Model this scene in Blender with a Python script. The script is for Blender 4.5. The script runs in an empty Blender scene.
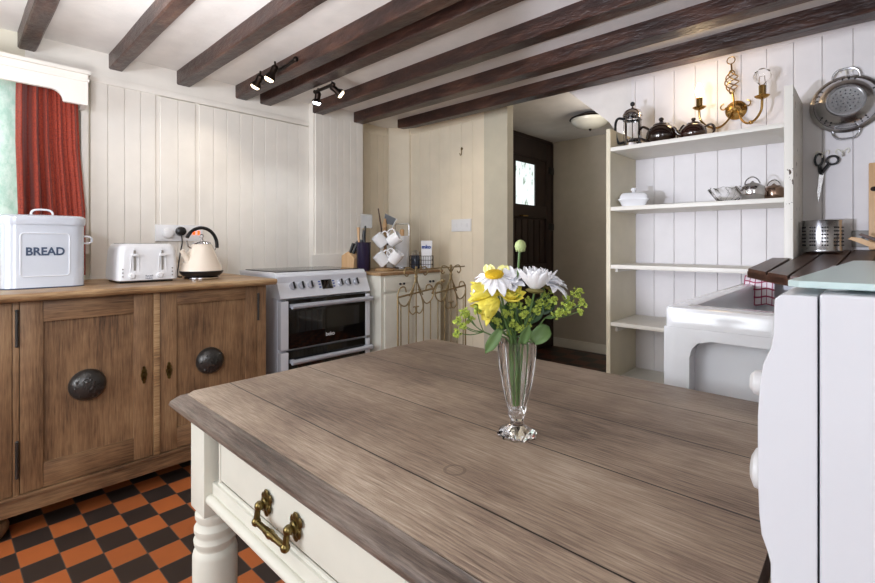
import bpy, bmesh, math, random
from mathutils import Vector, Matrix
random.seed(7)
PI = math.pi
SC = bpy.context.scene
COL = SC.collection

# ------------------------------------------------------------------ camera
cam_d = bpy.data.cameras.new('camera'); cam = bpy.data.objects.new('camera', cam_d); COL.objects.link(cam)
cam.location = (0, 0, 1.05); cam.rotation_euler = (PI/2, 0, math.radians(43.3))
cam_d.sensor_width = 36; cam_d.lens = 461/875*36; cam_d.shift_y = -47.9/875
cam_d.clip_start = 0.02
SC.camera = cam
# ------------------------------------------------------------------ world, lights, exposure
W = bpy.data.worlds.new('sky'); SC.world = W; W.use_nodes = True
W.node_tree.nodes['Background'].inputs[0].default_value = (0.80, 0.90, 1.0, 1)
W.node_tree.nodes['Background'].inputs[1].default_value = 1.6

def lamp(name, kind, loc, target, power, color, **kw):
    d = bpy.data.lights.new(name, kind); d.energy = power; d.color = color
    for k, v in kw.items(): setattr(d, k, v)
    o = bpy.data.objects.new(name, d); COL.objects.link(o); o.location = loc
    if target is not None:
        o.rotation_euler = (Vector(target) - Vector(loc)).to_track_quat('-Z', 'Y').to_euler()
    return o
# daylight through the two windows behind the camera and the one over the sink side
lamp('daylight_back', 'AREA', (-1.45, -1.66, 1.35), (-1.45, 3, 1.25), 27, (0.90, 0.94, 1.0), shape='RECTANGLE', size=1.5, size_y=1.0)
lamp('daylight_right', 'AREA', (0.88, -0.9, 1.45), (-3, 0.9, 1.1), 9, (0.90, 0.94, 1.0), shape='RECTANGLE', size=1.1, size_y=0.9)
lamp('daylight_left', 'AREA', (-2.86, -0.35, 1.4), (0, 0.5, 0.9), 3, (0.90, 1.0, 0.97), shape='RECTANGLE', size=1.0, size_y=0.75)
# an upward fill added to brighten the ceiling, and two flashes on stands left of the camera
lamp('ceiling_fill', 'AREA', (-1.5, 0.1, 1.25), (-1.35, 0.8, 3), 16, (0.95, 0.96, 1.0), shape='DISK', size=0.5)
lamp('flash_low', 'SPOT', (-0.8, -0.25, 1.0), (-0.50, 2.6, 1.62), 88, (0.80, 0.84, 1.0), spot_size=0.76, spot_blend=0.35, shadow_soft_size=0.012)
lamp('flash_high', 'SPOT', (-0.55, -0.35, 1.55), (-2.8, 1.2, 1.3), 31, (0.84, 0.89, 1.0), spot_size=1.5, spot_blend=0.9, shadow_soft_size=0.03)
VS = SC.view_settings
VS.view_transform = 'Standard'; VS.look = 'None'; VS.gamma = 1.0; VS.use_curve_mapping = False
VS.exposure = 0.35

# ------------------------------------------------------------------ materials
MATS = {}
def srgb(c):
    if isinstance(c, str):
        c = c.lstrip('#'); c = [int(c[i:i+2], 16)/255 for i in (0, 2, 4)]
    return tuple([(x/12.92 if x <= 0.04045 else ((x+0.055)/1.055)**2.4) for x in c]) + (1,)
class NT:
    def __init__(s, name):
        s.m = bpy.data.materials.new(name); s.m.use_nodes = True; s.t = s.m.node_tree
        s.b = s.t.nodes['Principled BSDF']
    def n(s, typ, **kw):
        o = s.t.nodes.new(typ)
        for k, v in kw.items():
            if k.startswith('i_'):
                key = k[2:].replace('_', ' '); o.inputs[key].default_value = v
            else: setattr(o, k, v)
        return o
    def l(s, a, b): s.t.links.new(a, b)
    def coords(s, scale=(1, 1, 1), rot=(0, 0, 0)):
        tc = s.n('ShaderNodeTexCoord'); mp = s.n('ShaderNodeMapping')
        mp.inputs['Scale'].default_value = scale; mp.inputs['Rotation'].default_value = rot
        s.l(tc.outputs['Object'], mp.inputs['Vector']); return mp.outputs['Vector']
    def noise(s, vec, scale, detail=4, rough=0.55):
        k = s.n('ShaderNodeTexNoise'); k.inputs['Scale'].default_value = scale
        k.inputs['Detail'].default_value = detail; k.inputs['Roughness'].default_value = rough
        s.l(vec, k.inputs['Vector']); return k.outputs['Fac']
    def ramp(s, fac, stops):
        r = s.n('ShaderNodeValToRGB'); e = r.color_ramp.elements
        while len(e) < len(stops): e.new(0.5)
        for i, (p, c) in enumerate(stops):
            e[i].position = p; e[i].color = srgb(c) if not isinstance(c, float) else (c, c, c, 1)
        s.l(fac, r.inputs['Fac']); return r.outputs['Color']
    def mix(s, fac, a, b, mode='MIX'):
        m = s.n('ShaderNodeMix'); m.data_type = 'RGBA'; m.blend_type = mode
        for sock, v in ((m.inputs[0], fac), (m.inputs[6], a), (m.inputs[7], b)):
            if hasattr(v, 'is_linked') or hasattr(v, 'links'): s.l(v, sock)
            else: sock.default_value = v
        return m.outputs[2]
    def math(s, op, a, b=None):
        m = s.n('ShaderNodeMath', operation=op)
        for i, v in enumerate((a, b)):
            if v is None: continue
            if isinstance(v, (int, float)): m.inputs[i].default_value = v
            else: s.l(v, m.inputs[i])
        return m.outputs[0]
    def bump(s, h, strength=0.2, dist=0.003):
        b = s.n('ShaderNodeBump'); b.inputs['Strength'].default_value = strength; b.inputs['Distance'].default_value = dist
        s.l(h, b.inputs['Height']); s.l(b.outputs['Normal'], s.b.inputs['Normal'])
    def set(s, **kw):
        for k, v in kw.items(): s.b.inputs[k.replace('_', ' ')].default_value = v

def paint(name, c, rough=0.5, var=0.06, bumps=0.08, metal=0.0, coat=0.0, scale=9):
    t = NT(name); v = t.coords(); f = t.noise(v, scale)
    a = srgb(c); d = tuple([x*(1-var*2) for x in a[:3]])+(1,); e = tuple([min(1, x*(1+var)) for x in a[:3]])+(1,)
    r = t.n('ShaderNodeValToRGB'); r.color_ramp.elements[0].position = 0.3; r.color_ramp.elements[1].position = 0.7
    r.color_ramp.elements[0].color = d; r.color_ramp.elements[1].color = e
    t.l(f, r.inputs['Fac']); t.l(r.outputs['Color'], t.b.inputs['Base Color'])
    t.set(Roughness=rough, Metallic=metal)
    if coat: t.b.inputs['Coat Weight'].default_value = coat; t.b.inputs['Coat Roughness'].default_value = 0.08
    if bumps: t.bump(t.noise(v, scale*9, 5), bumps, 0.002)
    MATS[name] = t.m; return t.m

def wood(name, stops, axis='x', rough=0.55, grain=1.0, bump=0.35, knots=False, seams=None, fine=90, lo=2.5, rough_bump=False, ring=None):
    """procedural timber; the grain runs along the given axis"""
    t = NT(name)
    lo, hi = lo, fine*grain
    sc = {'x': (lo, hi, hi), 'y': (hi, lo, hi), 'z': (hi, hi, lo)}[axis]
    sc2 = {'x': (0.8, 9, 9), 'y': (9, 0.8, 9), 'z': (9, 9, 0.8)}[axis]
    g = t.noise(t.coords(sc), 1.0, 6, 0.65); b = t.noise(t.coords(sc2), 1.0, 4, 0.6)
    cl = t.noise(t.coords((1, 1, 1)), 5.0, 3)
    f = t.math('ADD', t.math('MULTIPLY', g, 0.42), t.math('ADD', t.math('MULTIPLY', b, 0.30), t.math('MULTIPLY', cl, 0.28)))
    c = t.ramp(f, stops)
    if seams:
        tc = t.n('ShaderNodeTexCoord'); sp = t.n('ShaderNodeSeparateXYZ'); t.l(tc.outputs['Object'], sp.inputs[0])
        mask = None; tone = None
        for s in seams:
            d = t.math('ABSOLUTE', t.math('SUBTRACT', sp.outputs[1], s))
            k = t.math('LESS_THAN', d, 0.0013)
            mask = k if mask is None else t.math('MAXIMUM', mask, k)
            st = t.math('GREATER_THAN', sp.outputs[1], s)
            tone = st if tone is None else t.math('ADD', tone, st)
        tn = t.math('MULTIPLY', t.math('SINE', t.math('MULTIPLY', tone, 2.3)), 0.10)
        c = t.mix(t.math('ADD', 0.12, tn), c, srgb('#5e4a3c'))
        c = t.mix(mask, c, srgb('#1c130e'))
        if ring:
            dx = t.math('SUBTRACT', sp.outputs[0], ring[0]); dy = t.math('SUBTRACT', sp.outputs[1], ring[1])
            rr = t.math('SQRT', t.math('ADD', t.math('MULTIPLY', dx, dx), t.math('MULTIPLY', dy, dy)))
            k = t.math('MULTIPLY', t.math('LESS_THAN', t.math('ABSOLUTE', t.math('SUBTRACT', rr, 0.0135)), 0.0022), 0.45)
            c = t.mix(k, c, srgb('#4a3a30'))
    t.l(c, t.b.inputs['Base Color']); t.set(Roughness=rough)
    if rough_bump: t.bump(t.math('ADD', g, t.math('MULTIPLY', t.noise(t.coords((14, 30, 30)), 1.0, 5, 0.6), 1.2)), 0.9, 0.006)
    else: t.bump(g, bump, 0.0015)
    MATS[name] = t.m; return t.m

def metal(name, c, rough=0.25, var=0.1, metallic=1.0):
    return paint(name, c, rough, var, 0.03, metallic, scale=20)

def glass(name, c=(1, 1, 1), rough=0.0, ior=1.45):
    t = NT(name); t.b.inputs['Base Color'].default_value = (*c, 1)
    t.set(Roughness=rough, IOR=ior); t.b.inputs['Transmission Weight'].default_value = 1.0
    MATS[name] = t.m; return t.m

def emit(name, c, strength, base=None):
    t = NT(name); t.b.inputs['Base Color'].default_value = srgb(base or c)
    t.b.inputs['Emission Color'].default_value = srgb(c); t.b.inputs['Emission Strength'].default_value = strength
    MATS[name] = t.m; return t.m

M_wall = paint('white_painted_boards', '#e8e2d9', 0.5, 0.02, 0.05)
M_wall2 = paint('cool_white_boards', '#e6e2e2', 0.5, 0.02, 0.05)
M_cream = paint('cream_painted_boards', '#e8dcc6', 0.5, 0.02, 0.05)
M_plaster = paint('cream_plaster', '#d6cfbd', 0.8, 0.03, 0.25)
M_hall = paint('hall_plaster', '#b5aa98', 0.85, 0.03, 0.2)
M_ceil = paint('ceiling_plaster', '#e6e1dc', 0.85, 0.03, 0.25)
M_trim = paint('white_gloss_trim', '#e9e5da', 0.35, 0.02, 0.03)
M_beam = wood('dark_beam_timber', [(0.3, '#180d0b'), (0.46, '#301c17'), (0.56, '#4a2f25'), (0.7, '#6d4e3c')], 'x', 0.36, 0.5, 0.9, lo=7, fine=70, rough_bump=True)
M_pine = wood('aged_pine', [(0.36, '#3f2c1d'), (0.45, '#6d5037'), (0.53, '#886748'), (0.64, '#a0805d')], 'z', 0.5, 0.8, 0.4, lo=12, fine=260)
M_pineh = wood('aged_pine_rail', [(0.36, '#3f2c1d'), (0.45, '#6d5037'), (0.53, '#886748'), (0.64, '#a0805d')], 'y', 0.5, 0.8, 0.4, lo=12, fine=260)
M_pinetop = wood('worn_pine_top', [(0.37, '#5f4630'), (0.45, '#8b6b4a'), (0.53, '#a98862'), (0.63, '#c6a980')], 'y', 0.42, 0.8, 0.35, lo=12, fine=260)
M_table = wood('weathered_oak', [(0.37, '#54443a'), (0.45, '#8b7667'), (0.52, '#a8937f'), (0.62, '#cbb8a6')], 'x', 0.46, 0.9, 0.7, lo=20, seams=[0.423, 0.611, 0.782, 0.93], fine=400, ring=(-0.409, 0.468))
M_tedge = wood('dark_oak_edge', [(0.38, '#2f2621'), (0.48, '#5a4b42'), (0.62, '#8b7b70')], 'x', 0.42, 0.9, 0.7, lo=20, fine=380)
M_iroko = wood('dark_hardwood', [(0.3, '#2c1a14'), (0.5, '#4e3226'), (0.75, '#6d4c3a')], 'y', 0.35, 0.8, 0.5)
M_light = wood('pale_beech', [(0.3, '#b98f62'), (0.5, '#d3ab7e'), (0.75, '#e3c49c')], 'z', 0.5, 0.5, 0.2)
M_tpaint = paint('chalky_white_paint', '#dfdccf', 0.55, 0.03, 0.12)
M_enamel = paint('white_enamel', '#e2e4ea', 0.18, 0.01, 0, coat=0.6)
M_applw = paint('white_appliance', '#d8d9e0', 0.3, 0.01, 0, coat=0.3)
M_plast = paint('white_plastic', '#e8e8ea', 0.3, 0.01, 0)
M_cream_e = paint('cream_enamel', '#eadccb', 0.2, 0.01, 0, coat=0.5)
M_china = paint('white_china', '#eeeef0', 0.15, 0.01, 0, coat=0.5)
M_sink = paint('white_fireclay', '#f0f1f5', 0.15, 0.01, 0, coat=0.5)
M_black = paint('black_plastic', '#17171a', 0.35, 0.05, 0)
M_iron = paint('black_cast_iron', '#4a4846', 0.28, 0.12, 0.4, metal=0.7, scale=30)
M_teap = paint('dark_brown_glaze', '#1d0f0c', 0.08, 0.05, 0, coat=1.0)
M_teap2 = paint('red_brown_glaze', '#2c120d', 0.1, 0.05, 0, coat=1.0)
M_purple = paint('dark_purple_glaze', '#28203a', 0.25, 0.05, 0)
M_steel = metal('brushed_steel', '#c4c4c6', 0.24)
M_chrome = metal('chrome', '#d8d8dc', 0.08)
M_alu = metal('satin_aluminium', '#c9ccd4', 0.32)
M_brass = metal('polished_brass', '#b8965c', 0.26)
M_abrass = metal('aged_brass', '#7c6b42', 0.3)
M_wire = metal('gilded_iron', '#a08c66', 0.5, metallic=0.7)
M_dark = metal('dark_bronze', '#2e2622', 0.4)
M_bglass = paint('black_oven_glass', '#08090b', 0.06, 0.0, 0, coat=0.5)
M_hob = paint('dark_ceramic_hob', '#2a2b2f', 0.1, 0.0, 0)
M_glass = glass('clear_glass')
M_crystal = glass('cut_crystal', ior=1.45)
M_pressed = glass('pressed_glass', ior=1.2)
M_frost = glass('opal_glass', (0.95, 0.93, 0.88), 0.5)
M_tint = glass('aqua_glass', (0.80, 0.97, 0.97), 0.3); M_tint.node_tree.nodes['Principled BSDF'].inputs['Transmission Weight'].default_value = 0.35
M_stem = paint('green_stem', '#56743a', 0.5, 0.1, 0)
M_leaf = paint('dark_green_leaf', '#34522c', 0.5, 0.15, 0.2)
M_leaf2 = paint('mid_green_leaf', '#66834c', 0.5, 0.15, 0.2)
M_lime = paint('lime_florets', '#b4c455', 0.6, 0.12, 0)
M_bud = paint('pale_green_bud', '#a9b67c', 0.6, 0.12, 0)
M_wpet = paint('white_petal', '#f3f2f6', 0.55, 0.02, 0.1)
M_ypet = paint('yellow_petal', '#f4e45e', 0.5, 0.06, 0.1)
M_cpet = paint('pale_yellow_petal', '#f4efa0', 0.5, 0.05, 0.1)
M_disc = paint('golden_flower_centre', '#dcb414', 0.7, 0.15, 0.5, scale=60)
M_text = paint('navy_lettering', '#3b4a63', 0.4, 0.0, 0)
M_blue = paint('royal_blue_print', '#2b4ea0', 0.4, 0.0, 0)
M_pack = paint('white_packet', '#e4e5ea', 0.45, 0.02, 0.3)
M_grey = paint('grey_plastic', '#8d8983', 0.4, 0.02, 0)
M_orange = emit('orange_neon', '#ff5a1e', 1.5)
M_bulbw = emit('lit_bulb_warm', '#ffe2b0', 8)
M_bulbc = emit('lit_bulb_cool', '#e6efff', 8)
M_bulbs = emit('lit_bulb_soft', '#ffe9c4', 4)
M_sky = emit('daylight_pane', '#eef8f4', 1.6)

def tiles_mat(name, sx, sy, x0, y0, ang, ca, cb, cm, dark=1.0):
    t = NT(name); tc = t.n('ShaderNodeTexCoord'); mp = t.n('ShaderNodeMapping')
    mp.inputs['Location'].default_value = (0, 0, 0)
    t.l(tc.outputs['Object'], mp.inputs['Vector'])
    sp = t.n('ShaderNodeSeparateXYZ'); t.l(mp.outputs['Vector'], sp.inputs[0])
    X = t.math('SUBTRACT', sp.outputs[0], x0); Y = t.math('SUBTRACT', sp.outputs[1], y0)
    c, s = math.cos(-ang), math.sin(-ang)
    U = t.math('DIVIDE', t.math('SUBTRACT', t.math('MULTIPLY', X, c), t.math('MULTIPLY', Y, s)), sx)
    V = t.math('DIVIDE', t.math('ADD', t.math('MULTIPLY', X, s), t.math('MULTIPLY', Y, c)), sy)
    fu, fv = t.math('FLOOR', U), t.math('FLOOR', V)
    par = t.math('FLOORED_MODULO', t.math('ADD', fu, fv), 2.0)
    du = t.math('ABSOLUTE', t.math('SUBTRACT', t.math('FRACT', U), 0.5))
    dv = t.math('ABSOLUTE', t.math('SUBTRACT', t.math('FRACT', V), 0.5))
    gm = t.math('GREATER_THAN', t.math('MAXIMUM', du, dv), 0.487)
    cmb = t.n('ShaderNodeCombineXYZ'); t.l(fu, cmb.inputs[0]); t.l(fv, cmb.inputs[1])
    wn = t.n('ShaderNodeTexWhiteNoise'); wn.noise_dimensions = '3D'; t.l(cmb.outputs[0], wn.inputs['Vector'])
    nz = t.noise(tc.outputs['Object'], 14, 4)
    col = t.mix(par, srgb(ca), srgb(cb))
    v = t.math('ADD', t.math('MULTIPLY', wn.outputs['Value'], 0.4), t.math('MULTIPLY', nz, 0.5))
    col = t.mix(v, col, t.mix(0.4, col, srgb('#2c2420')))
    col = t.mix(gm, col, srgb(cm))
    t.l(col, t.b.inputs['Base Color']); t.set(Roughness=0.42)
    t.bump(t.math('SUBTRACT', t.math('MULTIPLY', nz, 0.15), gm), 0.35, 0.002)
    MATS[name] = t.m; return t.m
M_floor = tiles_mat('quarry_tiles', 0.1117, 0.1002, -2.118, 0.257, 0.0207, '#3a302b', '#c46c38', '#5d5148')
M_hfloor = tiles_mat('hall_tiles', 0.15, 0.15, 0, 0, 0.0, '#5a3222', '#231c19', '#4d443c')

# ------------------------------------------------------------------ mesh helpers
class MB:
    def __init__(s, mat=None): s.bm = bmesh.new(); s.x = mat or Matrix.Identity(4)
    def V(s, p): return s.bm.verts.new(s.x @ Vector(p))
    def face(s, vs):
        try: return s.bm.faces.new(vs)
        except ValueError: return None
    def box(s, x0, y0, z0, x1, y1, z1, bev=0.0):
        x0, x1 = min(x0, x1), max(x0, x1); y0, y1 = min(y0, y1), max(y0, y1); z0, z1 = min(z0, z1), max(z0, z1)
        v = [s.V((x, y, z)) for x in (x0, x1) for y in (y0, y1) for z in (z0, z1)]
        fs = [(0, 1, 3, 2), (4, 6, 7, 5), (0, 4, 5, 1), (2, 3, 7, 6), (0, 2, 6, 4), (1, 5, 7, 3)]
        F = [s.face([v[i] for i in f]) for f in fs]
        if bev:
            es = list({e for f in F for e in f.edges})
            bmesh.ops.bevel(s.bm, geom=es, offset=bev, segments=2, profile=0.6, affect='EDGES')
        return s
    def loft(s, rings, cap0=True, cap1=True, closed=True):
        R = [[s.V(p) for p in r] for r in rings]
        n = len(R[0])
        for a, b in zip(R, R[1:]):
            for i in range(n if closed else n-1):
                j = (i+1) % n; s.face([a[i], a[j], b[j], b[i]])
        if cap0: s.face(list(reversed(R[0])))
        if cap1: s.face(R[-1])
        return s
    def lathe(s, prof, c=(0, 0, 0), seg=32, axis='z', caps=(True, True), sx=1, sy=1, facet=None):
        rings = []
        for r, h in prof:
            ring = []
            for i in range(seg):
                a = 2*PI*i/seg; rr = max(r, 1e-5)
                if facet: rr *= 1 + facet*(math.cos(a*seg/2) )
                p = (rr*math.cos(a)*sx, rr*math.sin(a)*sy, h)
                if axis == 'x': p = (p[2], p[0], p[1])
                elif axis == 'y': p = (p[0], p[2], p[1])
                ring.append((p[0]+c[0], p[1]+c[1], p[2]+c[2]))
            rings.append(ring)
        return s.loft(rings, *caps)
    def tube(s, pts, r, seg=8, caps=True, closed=False):
        P = [Vector(p) for p in pts]; n = len(P)
        rr = r if isinstance(r, (list, tuple)) else [r]*n
        rings = []; up = None
        for i in range(n):
            if closed: d = P[(i+1) % n]-P[i-1]
            else: d = P[min(i+1, n-1)]-P[max(i-1, 0)]
            d.normalize()
            if up is None:
                up = d.orthogonal().normalized()
            else:
                up = (up - d*up.dot(d))
                up = up.normalized() if up.length > 1e-6 else d.orthogonal().normalized()
            w = d.cross(up)
            rings.append([P[i] + (up*math.cos(2*PI*k/seg) + w*math.sin(2*PI*k/seg))*rr[i] for k in range(seg)])
        if closed: rings.append(rings[0]); return s.loft(rings, False, False)
        return s.loft(rings, caps, caps)
    def prism(s, poly, a, b, axis='y'):
        """extrude a 2-D outline between a and b; axis x: poly=(y,z), y: (x,z), z: (x,y)"""
        def m(p, h):
            return {'x': (h, p[0], p[1]), 'y': (p[0], h, p[1]), 'z': (p[0], p[1], h)}[axis]
        return s.loft([[m(p, a) for p in poly], [m(p, b) for p in poly]])
    def ball(s, c, r, seg=12, sc=(1, 1, 1)):
        n = max(5, seg//2); rings = []
        for i in range(1, n):
            a = PI*i/n
            rings.append([(c[0]+r*sc[0]*math.sin(a)*math.cos(2*PI*k/seg), c[1]+r*sc[1]*math.sin(a)*math.sin(2*PI*k/seg), c[2]-r*sc[2]*math.cos(a)) for k in range(seg)])
        return s.loft(rings)
    def ring(s, c, R, r, axis='z', seg=28, a0=0, a1=2*PI, sx=1, sy=1, tseg=8):
        full = abs(a1-a0) > 6.28; n = seg if full else seg+1; pts = []
        for i in range(n):
            a = a0+(a1-a0)*i/seg; u, v = R*sx*math.cos(a), R*sy*math.sin(a)
            p = {'z': (u, v, 0), 'y': (u, 0, v), 'x': (0, u, v)}[axis]
            pts.append((c[0]+p[0], c[1]+p[1], c[2]+p[2]))
        return s.tube(pts, r, tseg, closed=full)

def obj(name, mb, mat, parent=None, bevel=0, sub=0, angle=35, segs=2):
    bm = mb.bm; bmesh.ops.recalc_face_normals(bm, faces=bm.faces)
    me = bpy.data.meshes.new(name); bm.to_mesh(me); bm.free()
    me.polygons.foreach_set('use_smooth', [True]*len(me.polygons)); me.set_sharp_from_angle(angle=math.radians(angle))
    me.materials.append(mat)
    o = bpy.data.objects.new(name, me); COL.objects.link(o)
    if parent is not None: o.parent = parent
    if bevel:
        m = o.modifiers.new('b', 'BEVEL'); m.width = bevel; m.segments = segs; m.limit_method = 'ANGLE'; m.harden_normals = True
    if sub:
        m = o.modifiers.new('s', 'SUBSURF'); m.levels = sub; m.render_levels = sub
    return o
def thing(name, label, cat, loc=(0, 0, 0), rz=0, group=None):
    o = bpy.data.objects.new(name, None); COL.objects.link(o); o.empty_display_size = 0.05
    o.location = loc; o.rotation_euler = (0, 0, rz); o['label'] = label; o['category'] = cat
    if group: o['group'] = group
    return o
def tag(o, label, cat, group=None):
    o['label'] = label; o['category'] = cat
    if group: o['group'] = group
    return o
def struct(name, mb, mat, **kw):
    o = obj(name, mb, mat, **kw); o['kind'] = 'structure'; return o
def bez(p0, p1, p2, p3, n=12):
    P = [Vector(p) for p in (p0, p1, p2, p3)]
    return [P[0]*(1-t)**3 + P[1]*3*t*(1-t)**2 + P[2]*3*t*t*(1-t) + P[3]*t**3 for t in [i/n for i in range(n+1)]]
def smooth(pts, k=6):
    P = [Vector(p) for p in pts]; out = []
    for i in range(len(P)-1):
        a, b, c, d = P[max(i-1, 0)], P[i], P[i+1], P[min(i+2, len(P)-1)]
        for j in range(k):
            t = j/k
            out.append(0.5*((2*b)+(c-a)*t+(2*a-5*b+4*c-d)*t*t+(3*b-a-3*c+d)*t**3))
    out.append(P[-1]); return out
def spiral(c, r0, r1, a0, a1, plane='y', n=18):
    pts = []
    for i in range(n+1):
        t = i/n; a = a0+(a1-a0)*t; r = r0+(r1-r0)*t; u, v = r*math.cos(a), r*math.sin(a)
        pts.append({'y': (c[0]+u, c[1], c[2]+v), 'x': (c[0], c[1]+u, c[2]+v)}[plane])
    return pts
def text(name, s, size, mat, parent, mtx, ext=0.0006, sx=1.0, bold=0.0):
    cu = bpy.data.curves.new(name, 'FONT'); cu.body = s; cu.size = size; cu.extrude = ext; cu.align_x = 'CENTER'; cu.align_y = 'CENTER'
    cu.resolution_u = 3; cu.offset = bold
    tmp = bpy.data.objects.new(name, cu); COL.objects.link(tmp)
    dg = bpy.context.evaluated_depsgraph_get(); me = bpy.data.meshes.new_from_object(tmp.evaluated_get(dg))
    bpy.data.objects.remove(tmp); me.transform(mtx @ Matrix.Diagonal((sx, 1, 1, 1)))
    me.materials.clear(); me.materials.append(mat)
    o = bpy.data.objects.new(name, me); COL.objects.link(o); o.parent = parent; return o
# text standing upright on a face that looks along +X (reads along +Y)
def face_px(x, y, z): return Matrix.Translation((x, y, z)) @ Matrix(((0, 0, 1, 0), (1, 0, 0, 0), (0, 1, 0, 0), (0, 0, 0, 1)))

# ================================================================== THE SETTING
XL, YF, XR, YB, ZC = -2.8, 2.65, 0.95, -1.75, 2.005
struct('floor', MB().box(-3.1, YB-0.1, -0.1, XR+0.1, YF, 0), M_floor)
struct('floor_hall', MB().box(-2.6, YF, -0.1, -0.1, 4.4, 0.0), M_hfloor)
struct('ceiling', MB().box(-3.1, YB-0.1, ZC, XR+0.1, YF, ZC+0.1), M_ceil)
struct('ceiling_hall', MB().box(-2.6, YF, 2.09, -0.1, 4.4, 2.19), M_ceil)
def boards(mb, a0, a1, z0, z1, w, pos, side, axis='y', t=0.012, gap=0.0012):
    """tongue-and-groove boards on a wall; axis = direction in which they follow each other"""
    n = max(1, round((a1-a0)/w)); w = (a1-a0)/n
    for i in range(n):
        p, q = a0+i*w+gap/2, a0+(i+1)*w-gap/2
        lo, hi = (pos, pos+side*t)
        b = 0.0025; pl = [(p, lo), (q, lo), (q, hi-side*b), (q-b, hi), (p+b, hi), (p, hi-side*b)]
        if axis == 'y': mb.loft([[(v, u, z) for u, v in pl] for z in (z0, z1)])
        else: mb.loft([[(u, v, z) for u, v in pl] for z in (z0, z1)])
    return mb
# left wall with its window opening (Y -0.9 .. 0.24)
wl = MB(); B = wl.box
B(XL-0.3, YB, 0, XL-0.012, -0.9, ZC); B(XL-0.3, 0.24, 0, XL-0.012, 2.10, ZC); B(XL-0.3, -0.9, 0, XL-0.012, 0.24, 1.0); B(XL-0.3, -0.9, 1.8, XL-0.012, 0.24, ZC)
struct('wall_left', wl, M_plaster)
wp = MB()
boards(wp, 0.48, 0.765, 0.0, 1.85, 0.072, XL-0.012, 1); boards(wp, 0.785, 0.965, 0.0, 1.845, 0.09, XL-0.012, 1); boards(wp, 0.985, 1.69, 0.0, 1.845, 0.078, XL-0.012, 1)
struct('wall_left_panelling', wp, M_wall)
tr = MB(); tr.box(XL-0.012, 0.455, 1.85, XL+0.006, 1.69, 1.885, 0.003); tr.box(XL-0.012, 0.44, 1.0, XL+0.02, 0.47, 1.89, 0.003)
tr.box(XL-0.012, 0.765, 0.0, XL-0.006, 0.785, 1.85); tr.box(XL-0.012, 0.965, 0, XL-0.006, 0.985, 1.85)
tr.box(XL-0.012, 0.24, 1.885, XL+0.0, 1.69, ZC)
struct('trim_1', tr, M_wall)
# boarded column between the cooker wall and the corner
cl = MB(); cl.box(XL-0.3, 1.69, 0, XL+0.058, 2.10, ZC); struct('wall_left_column', cl, M_wall)
cb = MB(); boards(cb, 1.70, 2.10, 0.975, 1.93, 0.057, XL+0.058, 1, t=0.008, gap=0.0012); cb.box(XL+0.058, 1.66, 0.0, XL+0.09, 2.10, 0.975, 0.003)
struct('trim_2', cb, M_wall)
# corner recess
rc = MB(); rc.box(-3.2, 2.10, 0, -2.93, YF+0.1, ZC); rc.box(-3.2, YF, 0, -2.02, YF+0.12, ZC+0.1); struct('wall_far', rc, M_cream)
rb = MB(); boards(rb, 2.11, 2.52, 0.0, 1.93, 0.07, -2.93, 1)
rb.loft([[(-2.93, 2.50, z), (-2.90, 2.49, z), (-2.79, 2.62, z), (-2.79, 2.65, z), (-2.93, 2.65, z)] for z in (0, ZC)])
boards(rb, -2.80, -2.02, 0.1, 1.955, 0.112, YF, -1, axis='x'); rb.box(-2.80, YF-0.018, 1.955, -2.02, YF, ZC, 0.002); rb.box(-2.93, 2.11, 1.93, -2.91, 2.5, 1.96)
struct('wall_far_panelling', rb, M_cream)
wr = MB(); wr.box(-2.02, YF-0.02, 0, -1.82, YF+0.05, ZC+0.1); struct('wall_far_end', wr, paint('grey_cream_plaster', '#c6c0ae', 0.8, 0.03, 0.2))
# hall
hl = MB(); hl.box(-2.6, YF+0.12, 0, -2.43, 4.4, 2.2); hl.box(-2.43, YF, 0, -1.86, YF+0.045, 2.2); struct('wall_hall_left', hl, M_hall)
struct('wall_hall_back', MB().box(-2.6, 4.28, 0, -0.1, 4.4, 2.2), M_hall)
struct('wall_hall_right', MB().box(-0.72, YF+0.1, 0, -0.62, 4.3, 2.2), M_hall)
struct('baseboard_hall', MB().box(-2.43, 4.262, 0, -0.72, 4.28, 0.09, 0.003), M_plaster)
# doorway corner brace (diagonal bulkhead)
br = MB(); br.prism([(-1.40, 2.02), (-1.119, 1.761), (-1.05, 1.66), (-0.965, 1.60), (-0.965, 2.1), (-1.40, 2.1)], YF, YF+0.1, 'y')
struct('trim_3', br, M_ceil)
# shelf wall
struct('wall_far_right', MB().box(-0.985, YF, 0, XR+0.1, YF+0.1, ZC+0.1), M_wall)
sb = MB(); boards(sb, -0.965, XR, 0.0, 1.965, 0.1007, YF, -1, axis='x'); sb.box(-0.985, YF-0.016, 0, -0.965, YF, ZC, 0.002); sb.box(-0.965, YF-0.014, 1.965, XR, YF, ZC)
struct('wall_far_right_panelling', sb, M_wall2)
wR = MB(); B = wR.box
B(XR, YB, 0, XR+0.1, -1.45, ZC); B(XR, -0.35, 0, XR+0.1, YF, ZC); B(XR, -1.45, 0, XR+0.1, -0.35, 1.0); B(XR, -1.45, 1.9, XR+0.1, -0.35, ZC)
struct('wall_right', wR, M_wall)
wb = MB(); B = wb.box
B(-3.1, YB-0.1, 0, -2.2, YB, ZC); B(-0.7, YB-0.1, 0, XR+0.1, YB, ZC); B(-2.2, YB-0.1, 0, -0.7, YB, 0.85); B(-2.2, YB-0.1, 1.85, -0.7, YB, ZC)
struct('wall_back', wb, M_wall)
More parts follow.
